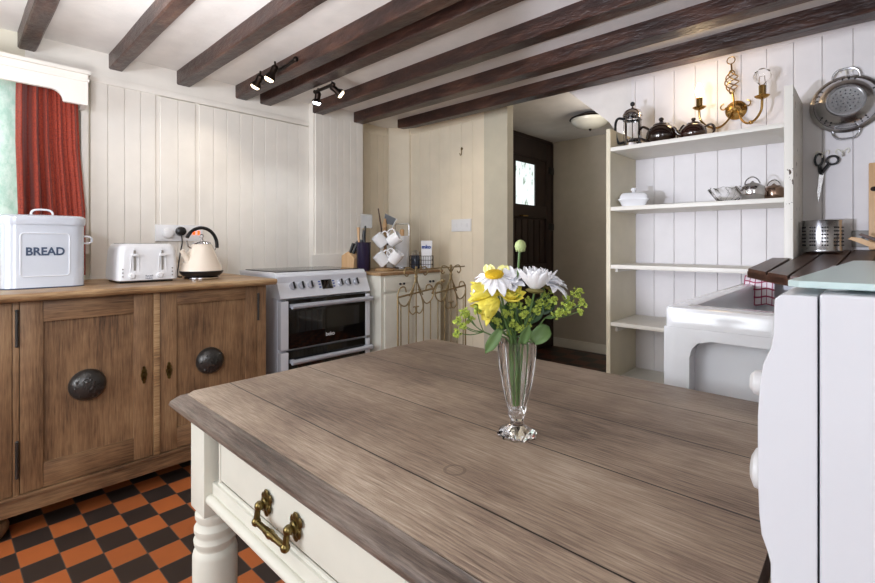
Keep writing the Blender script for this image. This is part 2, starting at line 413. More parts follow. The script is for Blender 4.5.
# window in the left wall
w1 = MB(); w1.box(-3.06, -0.9, 1.0, -3.0, -0.84, 1.8); w1.box(-3.06, 0.18, 1.0, -3.0, 0.24, 1.8); w1.box(-3.06, -0.9, 1.0, -3.0, 0.24, 1.05); w1.box(-3.06, -0.9, 1.75, -3.0, 0.24, 1.8); w1.box(-3.06, -0.36, 1.0, -3.0, -0.32, 1.8)
wf = struct('window_1', w1, M_trim)
g = obj('window_pane', MB().box(-3.035, -0.85, 1.04, -3.03, 0.19, 1.76), M_sky, wf)
tn = NT('mint_net_curtain'); vv = tn.coords((1, 1, 0.6)); nf = tn.noise(vv, 34, 6, 0.7)
tn.l(tn.ramp(nf, [(0.38, '#c2ddd3'), (0.6, '#eaf5f0')]), tn.b.inputs['Base Color']); tn.set(Roughness=0.8)
tn.b.inputs['Transmission Weight'].default_value = 0.35; tn.bump(nf, 0.8, 0.004)
net = MB(); pts = [(XL-0.02+0.006*math.sin(i*1.9), -0.88+i*0.0282) for i in range(40)]
net.loft([[(x, y, z) for x, y in pts] + [(x-0.004, y, z) for x, y in reversed(pts)] for z in (1.02, 1.4, 1.80)])
tag(obj('net_curtain', net, tn.m), 'pale mint net curtain hanging in the window beside the red curtain', 'curtain')
# beams
BE = [(0.214, 0.278, 0.220, 0.284, XL), (0.555, 0.615, 0.565, 0.625, XL), (0.868, 0.938, 0.88, 0.955, XL), (1.19, 1.262, 1.205, 1.30, XL),
      (1.345, 1.420, 1.36, 1.452, XL), (1.690, 1.762, 1.72, 1.81, XL+0.05), (2.02, 2.098, 2.07, 2.17, -2.93), (2.375, 2.44, 2.41, 2.53, -2.66)]
BD = ['nearest the window, above the curtain', 'above the white boards right of the curtain', 'third from the window',
      'carrying the spotlight pair above the kettle', 'slim, just behind the first spotlight pair', 'ending on the boarded column', 'running into the corner recess behind the column', 'last before the doorway and shelf wall, with a ragged end']
for i, (a, b, c, d, x0) in enumerate(BE):
    m = MB(); n = 26; rings = []
    for k in range(n+1):
        t = k/n; x = x0+(XR-x0)*t; j = lambda s: random.uniform(-s, s)
        y0 = a+(c-a)*t+j(0.0012); y1 = b+(d-b)*t+j(0.0012); z = 1.93+j(0.001)+(0.012 if (k == 0 and i == 7) else 0)
        ch = 0.004+abs(j(0.003))
        rings.append([(x, y0, ZC+0.02), (x, y0, z+ch), (x, y0+ch, z), (x, y1-ch, z), (x, y1, z+ch), (x, y1, ZC+0.02)])
    m.loft(rings)
    o = obj('ceiling_beam', m, M_beam, angle=25); tag(o, 'dark stained oak ceiling beam ' + BD[i], 'beam', 'dark ceiling beams')
# pelmet and curtain
pm = MB()
arc = [(0.31, 1.742)] + [(0.31+0.045*math.sin(a), 1.697+0.045*math.cos(a)) for a in [PI/2*k/8 for k in range(1, 9)]]
poly = [(-1.05, 1.835), (-1.05, 1.70), (-0.98, 1.70), (-0.95, 1.742)] + arc + [(0.36, 1.693), (0.447, 1.693), (0.447, 1.835)]
pm.prism(poly, -2.675, -2.655, 'x')
pt = thing('curtain_pelmet', 'white painted wooden pelmet with an ogee cut end above the red curtain', 'pelmet')
obj('front_board', pm, M_wall, pt, bevel=0.002)
obj('top_board', MB().box(-2.79, -1.05, 1.835, -2.645, 0.455, 1.852, 0.002).box(-2.67, -1.05, 1.80, -2.648, 0.45, 1.812), M_wall, pt)
obj('end_board', MB().box(-2.79, 0.43, 1.693, -2.675, 0.447, 1.835), M_wall, pt)
tn = NT('red_curtain_cloth'); vv = tn.coords((1, 1, 1)); nf = tn.noise(vv, 160, 3, 0.7)
tn.l(tn.ramp(nf, [(0.38, '#741c0d'), (0.62, '#a2381a')]), tn.b.inputs['Base Color']); tn.set(Roughness=0.75)
tn.b.inputs['Sheen Weight'].default_value = 0.2; tn.bump(nf, 0.3, 0.001)
cu = MB(); N = 90; rings = []
for z, sp, am in ((0.90, 1.0, 0.034), (1.2, 0.99, 0.032), (1.5, 0.93, 0.028), (1.70, 0.90, 0.024), (1.79, 0.88, 0.020)):
    f = []
    for i in range(N+1):
        t = i/N; y = 0.205 + (0.245*t)*sp + 0.004*math.sin(z*7)
        ph = t*2*PI*(4.1+0.9*math.sin(2.6*t)) + 0.7*math.sin(z*2.2+t*4); x = -2.735 + am*(0.65+0.5*math.sin(t*5.3+1))*math.sin(ph) + 0.15*am*math.sin(t*2*PI*13+z)
        f.append((x, y, z))
    rings.append(f + [(x-0.003, y, z) for x, y, z in reversed(f)])
cu.loft(rings)
tag(obj('curtain', cu, tn.m, angle=60), 'rust red gathered curtain hanging behind the bread bin', 'curtain')

# ================================================================== SIDEBOARD
sbd = thing('sideboard', 'long stripped pine sideboard with panelled doors under the bread bin and toaster', 'sideboard', (-2.2, 0, 0))
S = sbd
bd = MB(); bd.box(-0.58, -0.38, 0.155, -0.022, 1.087, 0.845); obj('body', bd, M_pine, S, bevel=0.002)
tp = MB(); tp.prism([(-0.59, 0.846), (0.035, 0.846), (0.045, 0.852), (0.05, 0.86), (0.05, 0.868), (0.043, 0.875), (-0.59, 0.875)], -0.42, 1.122, 'y'); obj('top', tp, M_pinetop, S, bevel=0.0015)
bl = MB(); bl.box(-0.03, -0.38, 0.09, 0.004, 1.09, 0.152, 0.004); bl.box(-0.55, 1.06, 0.09, -0.03, 1.087, 0.155); bl.box(-0.004, -0.38, 0.145, 0.012, 1.095, 0.158, 0.004); obj('plinth', bl, M_pineh, S)
for a, b in ((0.155, 0.172), (1.042, 1.087), (-0.38, -0.33)): obj('frame_stile', MB().box(-0.022, a, 0.155, 0.0, b, 0.845, 0.001), M_pine, S)
obj('cover_strip', MB().box(-0.022, 0.592, 0.158, 0.006, 0.615, 0.842, 0.002), M_pinetop, S)
def sdoor(y0, y1, py0, py1, pz0, pz1, med, key, hinges):
    z0, z1 = 0.160, 0.842
    D = obj('door', MB().box(-0.022, y0, z0, 0.0, py0, z1, 0.0015), M_pine, S)
    obj('stile', MB().box(-0.022, py1, z0, 0.0, y1, z1, 0.0015), M_pine, D)
    obj('rail', MB().box(-0.021, py0, z0, -0.001, py1, pz0, 0.0015), M_pineh, D)
    obj('rail', MB().box(-0.021, py0, pz1, -0.001, py1, z1, 0.0015), M_pineh, D)
    obj('door_panel', MB().box(-0.021, py0, pz0, -0.012, py1, pz1), M_pine, D)
    if med:
        m = MB(); pr = [(0.0, 0.038), (0.02, 0.037), (0.038, 0.031), (0.05, 0.021), (0.057, 0.010), (0.060, 0.0), (0.060, -0.008)]
        m.lathe(list(reversed(pr)), (-0.004, med[0], med[1]), 28, 'x')
        for k in range(26):
            a = random.uniform(0, 2*PI); r_ = random.uniform(0.008, 0.045); h = 0.038*math.sqrt(max(0, 1-(r_/0.062)**2))
            m.ball((h-0.006, med[0]+r_*math.cos(a), med[1]+r_*math.sin(a)), 0.007, 8, (0.5, random.uniform(0.6, 1.6), random.uniform(0.6, 1.6)))
        o = obj('boss', m, M_iron, D); o['label'] = 'round domed dark iron boss with relief pattern'
    if key:
        m = MB(); 
        for dz, r_ in ((-0.03, 0.006), (-0.016, 0.010), (0, 0.013), (0.016, 0.010), (0.03, 0.006)): m.lathe([(r_, -0.001), (r_, 0.002)], (0.0, key, 0.505+dz), 14, 'x')
        m.lathe([(0.004, 0), (0.004, 0.005)], (0.0, key, 0.507), 10, 'x'); obj('keyhole_plate', m, M_abrass, D)
    for hy, hz in hinges:
        h = MB(); h.tube([(0.003, hy, hz-0.06), (0.003, hy, hz+0.06)], 0.005, 8); 
        for q in (-0.062, 0.062): h.ball((0.003, hy, hz+q), 0.006, 8)
        obj('hinge', h, M_iron, D)
    return D
sdoor(-0.325, 0.153, -0.26, 0.09, 0.25, 0.765, None, None, [])
sdoor(0.174, 0.590, 0.238, 0.522, 0.25, 0.765, (0.369, 0.505), 0.557, [(0.166, 0.75), (0.166, 0.285)])
sdoor(0.617, 1.040, 0.682, 0.985, 0.25, 0.785, (0.822, 0.515), 0.651, [(1.046, 0.74), (1.046, 0.29)])
for x, y in ((-0.065, 0.10), (-0.065, 1.03), (-0.5, 1.03), (-0.5, 0.10), (-0.065, -0.32)):
    obj('foot', MB().lathe([(0.026, 0), (0.036, 0.006), (0.05, 0.03), (0.052, 0.045), (0.045, 0.062), (0.030, 0.068), (0.034, 0.074), (0.034, 0.092)], (x, y, 0), 28), M_pine, S)

# bread bin
M_binen = paint('pale_blue_white_enamel', '#ccd1da', 0.15, 0.02, 0, coat=0.8)
bb = thing('bread_bin', 'white enamel bread bin with dark BREAD lettering beside the red curtain', 'bread bin', (-2.36, 0.262, 0.875))
def rrect(x0, x1, y0, y1, r, n=6):
    out = []
    for cx, cy, a in ((x1-r, y1-r, 0), (x0+r, y1-r, PI/2), (x0+r, y0+r, PI), (x1-r, y0+r, 1.5*PI)):
        for k in range(n+1):
            t = a+PI/2*k/n; out.append((cx+r*math.cos(t), cy+r*math.sin(t)))
    return out
def rring(z, o, X0=-0.2, X1=0.0, Y0=-0.128, Y1=0.128, r=0.045): return [(x, y, z) for x, y in rrect(X0-o, X1+o, Y0-o, Y1+o, r+o)]
obj('body', MB().loft([rring(0, -0.002), rring(0.004, 0.001), rring(0.010, 0), rring(0.250, 0), rring(0.254, -0.003)]), M_binen, bb)
obj('rim', MB().loft([rring(0.0, -0.001), rring(0.001, 0.0018), rring(0.004, 0.0018), rring(0.006, -0.001)]), M_text, bb)
lid = obj('lid', MB().loft([rring(0.250, 0.004), rring(0.268, 0.006), rring(0.280, 0.004), rring(0.286, -0.004), rring(0.288, -0.03), rring(0.290, -0.04)]), M_binen, bb)
lh = MB(); lh.tube(smooth([(-0.10, -0.034, 0.288), (-0.10, -0.032, 0.303), (-0.10, -0.018, 0.312), (-0.10, 0.018, 0.312), (-0.10, 0.032, 0.303), (-0.10, 0.034, 0.288)]), 0.004, 8); obj('lid_handle', lh, M_enamel, lid)
sh = MB(); sh.tube(smooth([(-0.06, 0.126, 0.205), (-0.06, 0.150, 0.203), (-0.06, 0.158, 0.19), (-0.06, 0.150, 0.178), (-0.06, 0.126, 0.176)]), 0.004, 8); obj('side_handle', sh, M_enamel, bb)
fp = MB(); o_ = rrect(-0.074, 0.074, 0.048, 0.215, 0.012); fp.tube([(0.0005, y, z) for y, z in o_], 0.0022, 6, closed=True); obj('embossed_panel', fp, M_enamel, bb)
text('lettering', 'BREAD', 0.043, M_text, bb, face_px(0.0005, 0.0, 0.143), 0.0008, 0.9, 0.0014)

# toaster
ts = thing('toaster', 'white four slice toaster with two lever slots beside the kettle', 'toaster', (-2.38, 0.62, 0.875))
def tring(z, o): return [(x, y, z) for x, y in rrect(-0.24-o, 0+o, -0.118-o, 0.126+o, 0.028)]
obj('body', MB().loft([tring(0.008, -0.006), tring(0.012, 0.0), tring(0.05, 0.0), tring(0.14, -0.006), tring(0.160, -0.011), tring(0.172, -0.02), tring(0.175, -0.027)]), M_plast, ts)
for y in (-0.053, 0.057):
    obj('lever_slot', MB().box(-0.012, y-0.004, 0.055, 0.0015, y+0.004, 0.145, 0.001), M_grey, ts)
    m = MB(); m.tube([( -0.001, y-0.016, 0.045), (0.0015, y-0.014, 0.11), (-0.004, y, 0.155), (0.0015, y+0.014, 0.11), (-0.001, y+0.016, 0.045)], 0.0016, 6); obj('lever_trim', m, M_plast, ts)
    obj('lever', MB().box(0, y-0.014, 0.118, 0.016, y+0.014, 0.130, 0.004), M_plast, ts)
    obj('dial', MB().lathe([(0.012, 0), (0.012, 0.010), (0.009, 0.013)], (0, y-0.012, 0.032), 20, 'x'), M_plast, ts)
for y in (-0.098, 0.098):
    for k in range(3): obj('button', MB().lathe([(0.003, 0), (0.003, 0.003)], (0.0, y, 0.03+k*0.016), 8, 'x'), M_grey, ts)
sl = MB()
for x in (-0.19, -0.14, -0.095, -0.05): sl.box(x-0.008, -0.09, 0.1745, x+0.008, 0.09, 0.1765)
obj('bread_slot', sl, M_black, ts)
ft = MB(); ft.box(-0.22, -0.105, 0, -0.02, 0.105, 0.010); obj('base', ft, M_black, ts)
text('lettering', 'Russell\nHobbs', 0.011, M_text, ts, face_px(0.0005, 0.004, 0.024), 0.0003)

# kettle
kt = thing('kettle', 'cream pyramid kettle with black base band and arched black handle', 'kettle', (-2.42, 0.862, 0.875), math.radians(15))
obj('power_base', MB().lathe([(0.075, 0), (0.08, 0.004), (0.08, 0.010), (0.072, 0.014)], seg=40), M_chrome, kt)
obj('base_band', MB().lathe([(0.080, 0.016), (0.090, 0.024), (0.097, 0.034), (0.099, 0.042), (0.090, 0.044)], seg=40), M_black, kt)
obj('body', MB().lathe([(0.097, 0.042), (0.096, 0.048), (0.086, 0.075), (0.070, 0.115), (0.056, 0.150), (0.048, 0.168), (0.044, 0.172)], seg=40), M_cream_e, kt)
k_l = obj('lid', MB().lathe([(0.044, 0.172), (0.040, 0.180), (0.026, 0.188), (0.008, 0.192), (0.005, 0.198), (0.004, 0.203)], seg=32), M_chrome, kt)
obj('lid_ring', MB().ring((0, 0, 0.211), 0.009, 0.0025, 'x', 18), M_chrome, k_l)
obj('spout', MB().tube([(0.0, -0.060, 0.075), (0, -0.083, 0.112), (0, -0.103, 0.142)], [0.022, 0.014, 0.010], 14), M_cream_e, kt)
hp = [(0, 0.085*math.cos(a)*1.0, 0.165+0.088*math.sin(a)) for a in [math.radians(q) for q in range(-8, 163, 9)]]
obj('handle', MB().tube(hp, 0.0085, 12), M_black, kt)
obj('handle_bracket', MB().tube([(0, 0.080, 0.158), (0, 0.066, 0.128), (0, 0.060, 0.128), (0, 0.097, 0.045), (0, 0.105, 0.048)], 0.003, 8), M_chrome, kt)
br_ = MB(); br_.tube([(0, -0.078, 0.190), (0, -0.072, 0.165), (0, -0.052, 0.150)], 0.004, 8); obj('handle_bracket', br_, M_chrome, kt)

# wall socket with plugs
wsx = XL+0.002
sk = thing('wall_socket', 'white double wall socket above the toaster and kettle', 'socket', (wsx, 0.875, 1.108))
obj('plate', MB().box(-0.002, -0.115, -0.045, 0.012, 0.125, 0.045, 0.004), M_plast, sk)
for y in (0.075, 0.100): obj('switch_light', MB().box(0.012, y-0.006, -0.008, 0.017, y+0.006, 0.014, 0.001), M_orange, sk)
pw = thing('plug', 'white plug in the left outlet of the socket behind the toaster', 'plug', (wsx+0.0125, 0.815, 1.105))
obj('plug_body', MB().lathe([(0.024, 0), (0.026, 0.01), (0.024, 0.028), (0.014, 0.033)], seg=20, axis='x'), M_plast, pw)
pb = thing('plug', 'black plug and cable in the socket just left of the kettle handle', 'plug', (wsx+0.0125, 0.878, 1.118))
obj('plug_body', MB().lathe([(0.022, 0), (0.026, 0.01), (0.024, 0.03), (0.013, 0.036)], seg=20, axis='x'), M_black, pb)
obj('cable', MB().tube(smooth([(0.02, 0, -0.015), (0.03, 0.003, -0.06), (0.05, -0.012, -0.11), (0.10, -0.04, -0.20), (0.16, -0.06, -0.237), (0.22, -0.06, -0.238)]), 0.0035, 8), M_black, pb)

# ================================================================== COOKER
ck = thing('electric_cooker', 'white freestanding electric double oven cooker with black glass doors', 'cooker', (-2.27, 1.5, 0))
obj('body', MB().box(-0.49, -0.298, 0.03, -0.035, 0.298, 0.872), M_applw, ck, bevel=0.003)
obj('plinth', MB().box(-0.46, -0.28, 0.0, -0.05, 0.28, 0.035), M_black, ck)
obj('control_panel', MB().prism([(-0.10, 0.752), (0.0, 0.752), (0.004, 0.758), (-0.050, 0.868), (-0.058, 0.886), (-0.068, 0.891), (-0.10, 0.891)], -0.30, 0.30, 'y'), M_enamel, ck, bevel=0.004)
hb = obj('hob', MB().box(-0.495, -0.30, 0.870, -0.095, 0.30, 0.891, 0.003), M_applw, ck)
obj('hob_glass', MB().box(-0.47, -0.275, 0.891, -0.085, 0.275, 0.896, 0.001), M_hob, hb)
M_silver = paint('silver_trim', '#c4c8d2', 0.3, 0.02, 0, metal=0.35)
rot = Matrix.Translation((-0.023, 0, 0.818)) @ Matrix.Rotation(math.radians(-26), 4, 'Y')
for y in (-0.214, -0.160, -0.104, 0.096, 0.150, 0.209):
    K = obj('knob', MB(rot).lathe([(0.021, -0.004), (0.021, 0.010), (0.018, 0.014)], (0, y, 0), 24, 'x'), M_silver, ck)
    obj('knob_grip', MB(rot).box(0.010, y-0.004, -0.019, 0.022, y+0.004, 0.019, 0.0015), M_black, K)
obj('display', MB(rot).box(-0.002, -0.034, -0.030, 0.004, 0.034, 0.026, 0.001), M_bglass, ck)
for y in (-0.048, 0.046):
    for z in (-0.018, 0.0, 0.016): obj('button', MB(rot).box(0, y-0.006, z-0.003, 0.004, y+0.006, z+0.003), M_blue, ck)
for z0, z1, hz in ((0.482, 0.745, 0.715), (0.10, 0.470, 0.418)):
    dr = obj('oven_door', MB().box(-0.033, -0.25, z0, -0.002, 0.262, z1, 0.002), M_bglass, ck)
    for a, b in ((-0.296, -0.252), (0.264, 0.298)): obj('door_side', MB().box(-0.034, a, z0, 0.0, b, z1-0.004, 0.003), M_enamel, dr)
    obj('window', MB().box(-0.003, -0.20, z0+0.085, -0.0010, 0.215, z1-0.065), paint('oven_window_%d' % int(hz*100), '#15171a', 0.03, 0, 0, coat=1.0), dr)
    hd = MB(); hd.tube([(0.036, -0.252, hz), (0.036, 0.285, hz)], 0.014, 14); hd.box(-0.002, -0.245, hz-0.009, 0.034, -0.225, hz+0.009); hd.box(-0.002, 0.25, hz-0.009, 0.034, 0.27, hz+0.009); obj('handle', hd, M_silver, dr)
    if z0 > 0.3: text('lettering', 'beko', 0.030, M_plast, dr, face_px(-0.0018, 0.01, 0.532), 0.0003, 1, 0.0004)

# ================================================================== CORNER CABINET
cc = thing('corner_cabinet', 'small grey white painted cabinet with drawers right of the cooker', 'cabinet', (-2.23, 2.13, 0))
obj('body', MB().box(-0.5, -0.28, 0.0, 0.0, 0.27, 0.848), M_tpaint, cc, bevel=0.003)
obj('worktop', MB().box(-0.51, -0.29, 0.848, 0.012, 0.285, 0.867, 0.004), M_pinetop, cc)
for a, b in ((-0.255, -0.02), (0.02, 0.255)):
    d = obj('drawer', MB().box(0.0, a, 0.745, 0.012, b, 0.835, 0.003), M_tpaint, cc)
    for q in (-0.014, 0.018): obj('knob', MB().lathe([(0.006, 0), (0.008, 0.008), (0.006, 0.012)], (0.012, (a+b)/2+0.02+q, 0.79), 12, 'x'), M_black, d)
    d = obj('door', MB().box(0.0, a, 0.08, 0.012, b, 0.73, 0.003), M_tpaint, cc)
# knife block
kb = thing('knife_block', 'pale wooden knife block with black handled knives beside the boarded column', 'knife block', (-2.60, 1.905, 0.867), math.radians(10))
obj('block', MB().prism([(-0.06, 0), (0.05, 0), (0.06, 0.085), (0.0, 0.13), (-0.06, 0.10)], -0.045, 0.045, 'y'), M_light, kb, bevel=0.004)
for i in range(4):
    obj('knife_handle', MB().tube([(0.0+0.012*(i % 2), -0.03+0.02*i, 0.10), (0.03+0.012*(i % 2), -0.02+0.024*i, 0.185+0.008*i)], [0.009, 0.011], 8), M_black, kb)
# utensil crock
uc = thing('utensil_crock', 'dark purple utensil crock holding kitchen tools on the corner cabinet', 'crock', (-2.50, 1.925, 0.867))
obj('pot', MB().lathe([(0.042, 0), (0.046, 0.006), (0.048, 0.185), (0.050, 0.192), (0.046, 0.192), (0.044, 0.185), (0.042, 0.02)], seg=32), M_purple, uc)
R_ = Vector((0.7278, 0.6858, 0)); zz = 0.867
def toolat(dx, z): return Vector((-2.50, 1.925, 0)) + R_*dx + Vector((0, 0, z))
t1 = thing('spatula', 'square steel fish slice standing in the purple crock', 'spatula')
obj('handle', MB().tube([toolat(0.0, 0.9), toolat(0.012, 1.17)], 0.006, 8), M_black, t1)
mm = MB(); a, b, c, d = toolat(-0.02, 1.155), toolat(0.058, 1.155), toolat(0.058, 1.245), toolat(-0.02, 1.25)
F_ = Vector((-0.6858, 0.7278, 0))*0.002; mm.loft([[a, b, c, d], [a+F_, b+F_, c+F_, d+F_]]); obj('blade', mm, M_grey, t1)
tag(obj('wooden_spoon', MB().tube([toolat(-0.02, 0.9), toolat(-0.034, 1.10), toolat(-0.036, 1.16)], [0.006, 0.008, 0.011], 10), M_light), 'yellowish wooden spoon at the left of the purple crock', 'spoon')
tag(obj('ladle_handle', MB().tube([toolat(0.02, 0.9), toolat(0.0, 1.10), toolat(0.004, 1.14)], [0.005, 0.011, 0.011], 10), M_black), 'black tool handle in the middle of the purple crock', 'utensil')
uj = thing('utensil_jar', 'pale jar of dark and wooden utensils half hidden behind the mug tree', 'jar', (-2.62, 2.23, 0.867))
obj('pot', MB().lathe([(0.045, 0), (0.05, 0.006), (0.052, 0.17), (0.048, 0.17), (0.046, 0.01)], seg=28), M_china, uj)
def tj(dx, z): return Vector((-2.62, 2.23, 0)) + R_*dx + Vector((0, 0, z))
tag(obj('wooden_spoon', MB().tube([tj(0.0, 0.90), tj(-0.012, 1.10), tj(-0.014, 1.19), tj(-0.012, 1.235)], [0.006, 0.008, 0.017, 0.008], 10), M_light), 'round wooden spoon handle rising behind the mugs', 'spoon')
tag(obj('thin_skewer', MB().tube([tj(-0.01, 0.95), tj(-0.045, 1.20), tj(-0.062, 1.31)], [0.004, 0.006, 0.004], 8), M_iroko), 'thin dark wooden stick leaning left behind the mugs', 'utensil')
t2 = thing('slotted_turner', 'black plastic slotted turner leaning right behind the mugs', 'turner')
obj('handle', MB().tube([tj(0.02, 0.90), tj(0.0, 1.12), tj(-0.006, 1.22)], 0.006, 8), M_black, t2)
a, b, c, d = tj(-0.020, 1.20), tj(0.055, 1.185), tj(0.068, 1.235), tj(-0.012, 1.275); m = MB(); m.loft([[a, b, c, d], [a+F_, b+F_, c+F_, d+F_]]); obj('blade', m, M_black, t2)
tag(obj('white_straw', MB().tube([tj(0.0, 0.95), tj(0.02, 1.13), tj(0.075, 1.235)], 0.004, 8), M_china), 'thin white handle sticking out diagonally behind the mugs', 'utensil')
# mug tree and mugs
mt = thing('mug_tree', 'brown wooden mug tree on the corner cabinet', 'mug tree', (-2.40, 2.03, 0.867))
obj('base', MB().lathe([(0.07, 0), (0.072, 0.008), (0.062, 0.018), (0.015, 0.022)], seg=32), M_pinetop, mt)
obj('post', MB().lathe([(0.010, 0.02), (0.010, 0.27), (0.013, 0.28), (0.008, 0.292)], seg=14), M_pinetop, mt)
MP = [(-0.028, 0.205, -1), (0.066, 0.212, 1), (-0.018, 0.080, -1), (0.075, 0.092, 1)]
pegs = MB()
for dx, dz, sg in MP:
    e = R_*(dx*0.55); pegs.tube([(0, 0, dz+0.03), (e.x, e.y, dz+0.065)], 0.005, 8)
obj('peg', pegs, M_pinetop, mt)
ML = ['upper left', 'upper right', 'lower left', 'lower right']
for i, (dx, dz, sg) in enumerate(MP):
    p = Vector((-2.40, 2.03, 0.867+dz)) + R_*dx + Vector((0.035, -0.037, 0))
    mg = thing('mug', 'white china mug hanging %s on the mug tree' % ML[i], 'mug', p, 0, 'white mugs on the mug tree')
    mg.rotation_euler = (math.radians(12), math.radians(sg*38+(20 if i == 1 else 0)), math.radians(43))
    obj('cup', MB().lathe([(0.026, -0.045), (0.036, -0.040), (0.040, -0.02), (0.041, 0.042), (0.038, 0.042), (0.037, -0.02), (0.024, -0.038)], seg=28), M_china, mg)
    obj('handle', MB().tube(smooth([(-sg*0.039, 0, 0.028), (-sg*0.060, 0, 0.030), (-sg*0.070, 0, 0.005), (-sg*0.058, 0, -0.02), (-sg*0.038, 0, -0.026)]), 0.0045, 8), M_china, mg)
# paper roll stand
pr = thing('paper_towel_holder', 'white paper towel roll on a wire stand behind the mugs', 'paper towel', (-2.56, 2.33, 0.867))
obj('roll', MB().lathe([(0.052, 0.012), (0.054, 0.016), (0.054, 0.236), (0.052, 0.24), (0.02, 0.24), (0.02, 0.235)], seg=32), M_pack, pr)
obj('rod', MB().lathe([(0.016, 0.0), (0.016, 0.285), (0.010, 0.292)], seg=16), M_light, pr)
a, b = R_*0.052, R_*-0.052
obj('wire_frame', MB().tube([(b.x, b.y+0.0, 0.20), (b.x, b.y, 0.318), (b.x*0.85, b.y*0.85, 0.33), (a.x*0.85, a.y*0.85, 0.33), (a.x, a.y, 0.318), (a.x, a.y, 0.20)], 0.0035, 8), M_steel, pr)
obj('base', MB().lathe([(0.06, 0), (0.06, 0.012)], seg=28), M_steel, pr)
# wire basket with a jar and packet
wb_ = thing('wire_basket', 'grey wire basket holding a packet on the corner cabinet', 'basket', (-2.36, 2.335, 0.867), math.radians(43.3))
m = MB()
for z in (0.004, 0.035, 0.065, 0.095): m.tube([(x, y, z) for x, y in rrect(-0.085, 0.085, -0.045, 0.045, 0.012, 3)], 0.0016, 6, closed=True)
for x in [-0.085+0.017*k for k in range(11)]:
    for y in (-0.045, 0.045): m.tube([(x*0.97, y, 0.004), (x*0.97, y, 0.095)], 0.0012, 5)
for y in (-0.02, 0.005, 0.03):
    for x in (-0.085, 0.085): m.tube([(x, y, 0.004), (x, y, 0.095)], 0.0012, 5)
obj('wire_mesh', m, M_dark, wb_); obj('base', MB().box(-0.08, -0.04, 0.001, 0.08, 0.04, 0.004), M_dark, wb_)
jr = thing('storage_jar', 'dark jar with a clear lid in the left of the wire basket', 'jar', Vector((-2.36, 2.335, 0.8715)) - R_*0.043)
obj('jar_body', MB().lathe([(0.028, 0), (0.032, 0.006), (0.032, 0.085), (0.026, 0.095)], seg=24), paint('slate_glass', '#4a5160', 0.2, 0.1, 0), jr)
obj('lid', MB().lathe([(0.026, 0.095), (0.024, 0.120), (0.008, 0.130)], seg=24), M_frost, jr)
pk = thing('packet', 'white packet with blue lettering standing in the wire basket', 'packet', Vector((-2.36, 2.335, 0.8715)) + R_*0.038, math.radians(43.3))
m = MB(); rings = []
for z, w, d in ((0, 0.030, 0.018), (0.02, 0.034, 0.024), (0.10, 0.036, 0.022), (0.17, 0.040, 0.008), (0.20, 0.041, 0.002)): rings.append([(-w, -d, z), (w, -d, z), (w, d, z), (-w, d, z)])
m.loft(rings); obj('bag', m, M_pack, pk, bevel=0.003)
text('lettering', 'mko', 0.036, M_blue, pk, Matrix.Translation((-0.002, -0.0165, 0.155)) @ Matrix.Rotation(math.radians(94), 4, 'X'), 0.002, 1, 0.0015)

# light switch, hook on the far wall
sw = thing('light_switch', 'white double light switch plate on the cream boarded wall', 'light switch', (-2.236, YF-0.013, 1.187))
obj('plate', MB().box(-0.095, -0.010, -0.046, 0.095, 0.001, 0.046, 0.003), M_plast, sw)
for x in (-0.05, 0.0, 0.05): obj('rocker', MB().box(x-0.012, -0.014, -0.012, x+0.012, -0.009, 0.014, 0.001), M_plast, sw)
hk = MB(); hk.tube(smooth([(0, 0, 0.03), (0, -0.006, 0.02), (0, -0.006, -0.02), (0, -0.02, -0.03), (0, -0.024, -0.015)]), 0.003, 8); hk.lathe([(0.010, -0.003), (0.010, 0)], (0, 0, 0.02), 12, 'y')
o = obj('coat_hook', hk, M_abrass); o.location = (-2.234, YF-0.013, 1.74); tag(o, 'small brass hook high on the cream boarded wall', 'hook')

# ================================================================== WROUGHT IRON SCREEN
ws = thing('wrought_iron_screen', 'gilded wrought iron screen with scroll tops behind the table', 'screen', (-1.6, 1.69, 0))
def scroll_panel(yc, hw):
    p = obj('scroll_panel', MB().tube([(0, yc-hw, 0.80), (0, yc+hw, 0.825)], 0.0045, 8), M_wire, ws)
    m = MB()
    for s in (-1, 1):
        m.tube(smooth([(0, yc+s*0.004, 0.93), (0, yc+s*0.005, 0.89), (0, yc+s*0.010, 0.86), (0, yc+s*0.045, 0.80)]), 0.0032, 8)
        m.tube(smooth([(0, yc+s*0.003, 0.90), (0, yc+s*0.03, 0.93), (0, yc+s*0.065, 0.935), (0, yc+s*0.078, 0.91), (0, yc+s*0.062, 0.895), (0, yc+s*0.050, 0.905)]), 0.0032, 8)
        m.tube(smooth([(0, yc+s*0.012, 0.85), (0, yc+s*0.04, 0.78), (0, yc+s*0.046, 0.735), (0, yc+s*0.025, 0.712), (0, yc+s*0.004, 0.722), (0, yc+s*0.006, 0.745), (0, yc+s*0.018, 0.745)]), 0.003, 8)
        m.tube(smooth([(0, yc+s*0.015, 0.83), (0, yc+s*0.06, 0.76), (0, yc+s*0.10, 0.765), (0, yc+s*0.12, 0.80), (0, yc+s*0.105, 0.84), (0, yc+s*0.075, 0.845), (0, yc+s*0.065, 0.82)]), 0.0034, 8)
    m.ball((0, yc, 0.89), 0.009, 10); m.ball((0, yc, 0.935), 0.007, 10)
    obj('scrollwork', m, M_wire, p)
    for k in range(5):
        y = yc + (k-2)*hw*0.42
        obj('bar', MB().tube([(0, y, 0.06), (0, y, 0.765 if k != 2 else 0.88)], 0.003, 8), M_wire, p)
scroll_panel(1.548-1.69, 0.118); scroll_panel(1.80-1.69, 0.118)
obj('top_rail', MB().tube([(-0.02, -0.26, 0.925), (0.0, -0.1, 0.925), (0.0, 0.22, 0.928)], 0.003, 8), M_wire, ws)
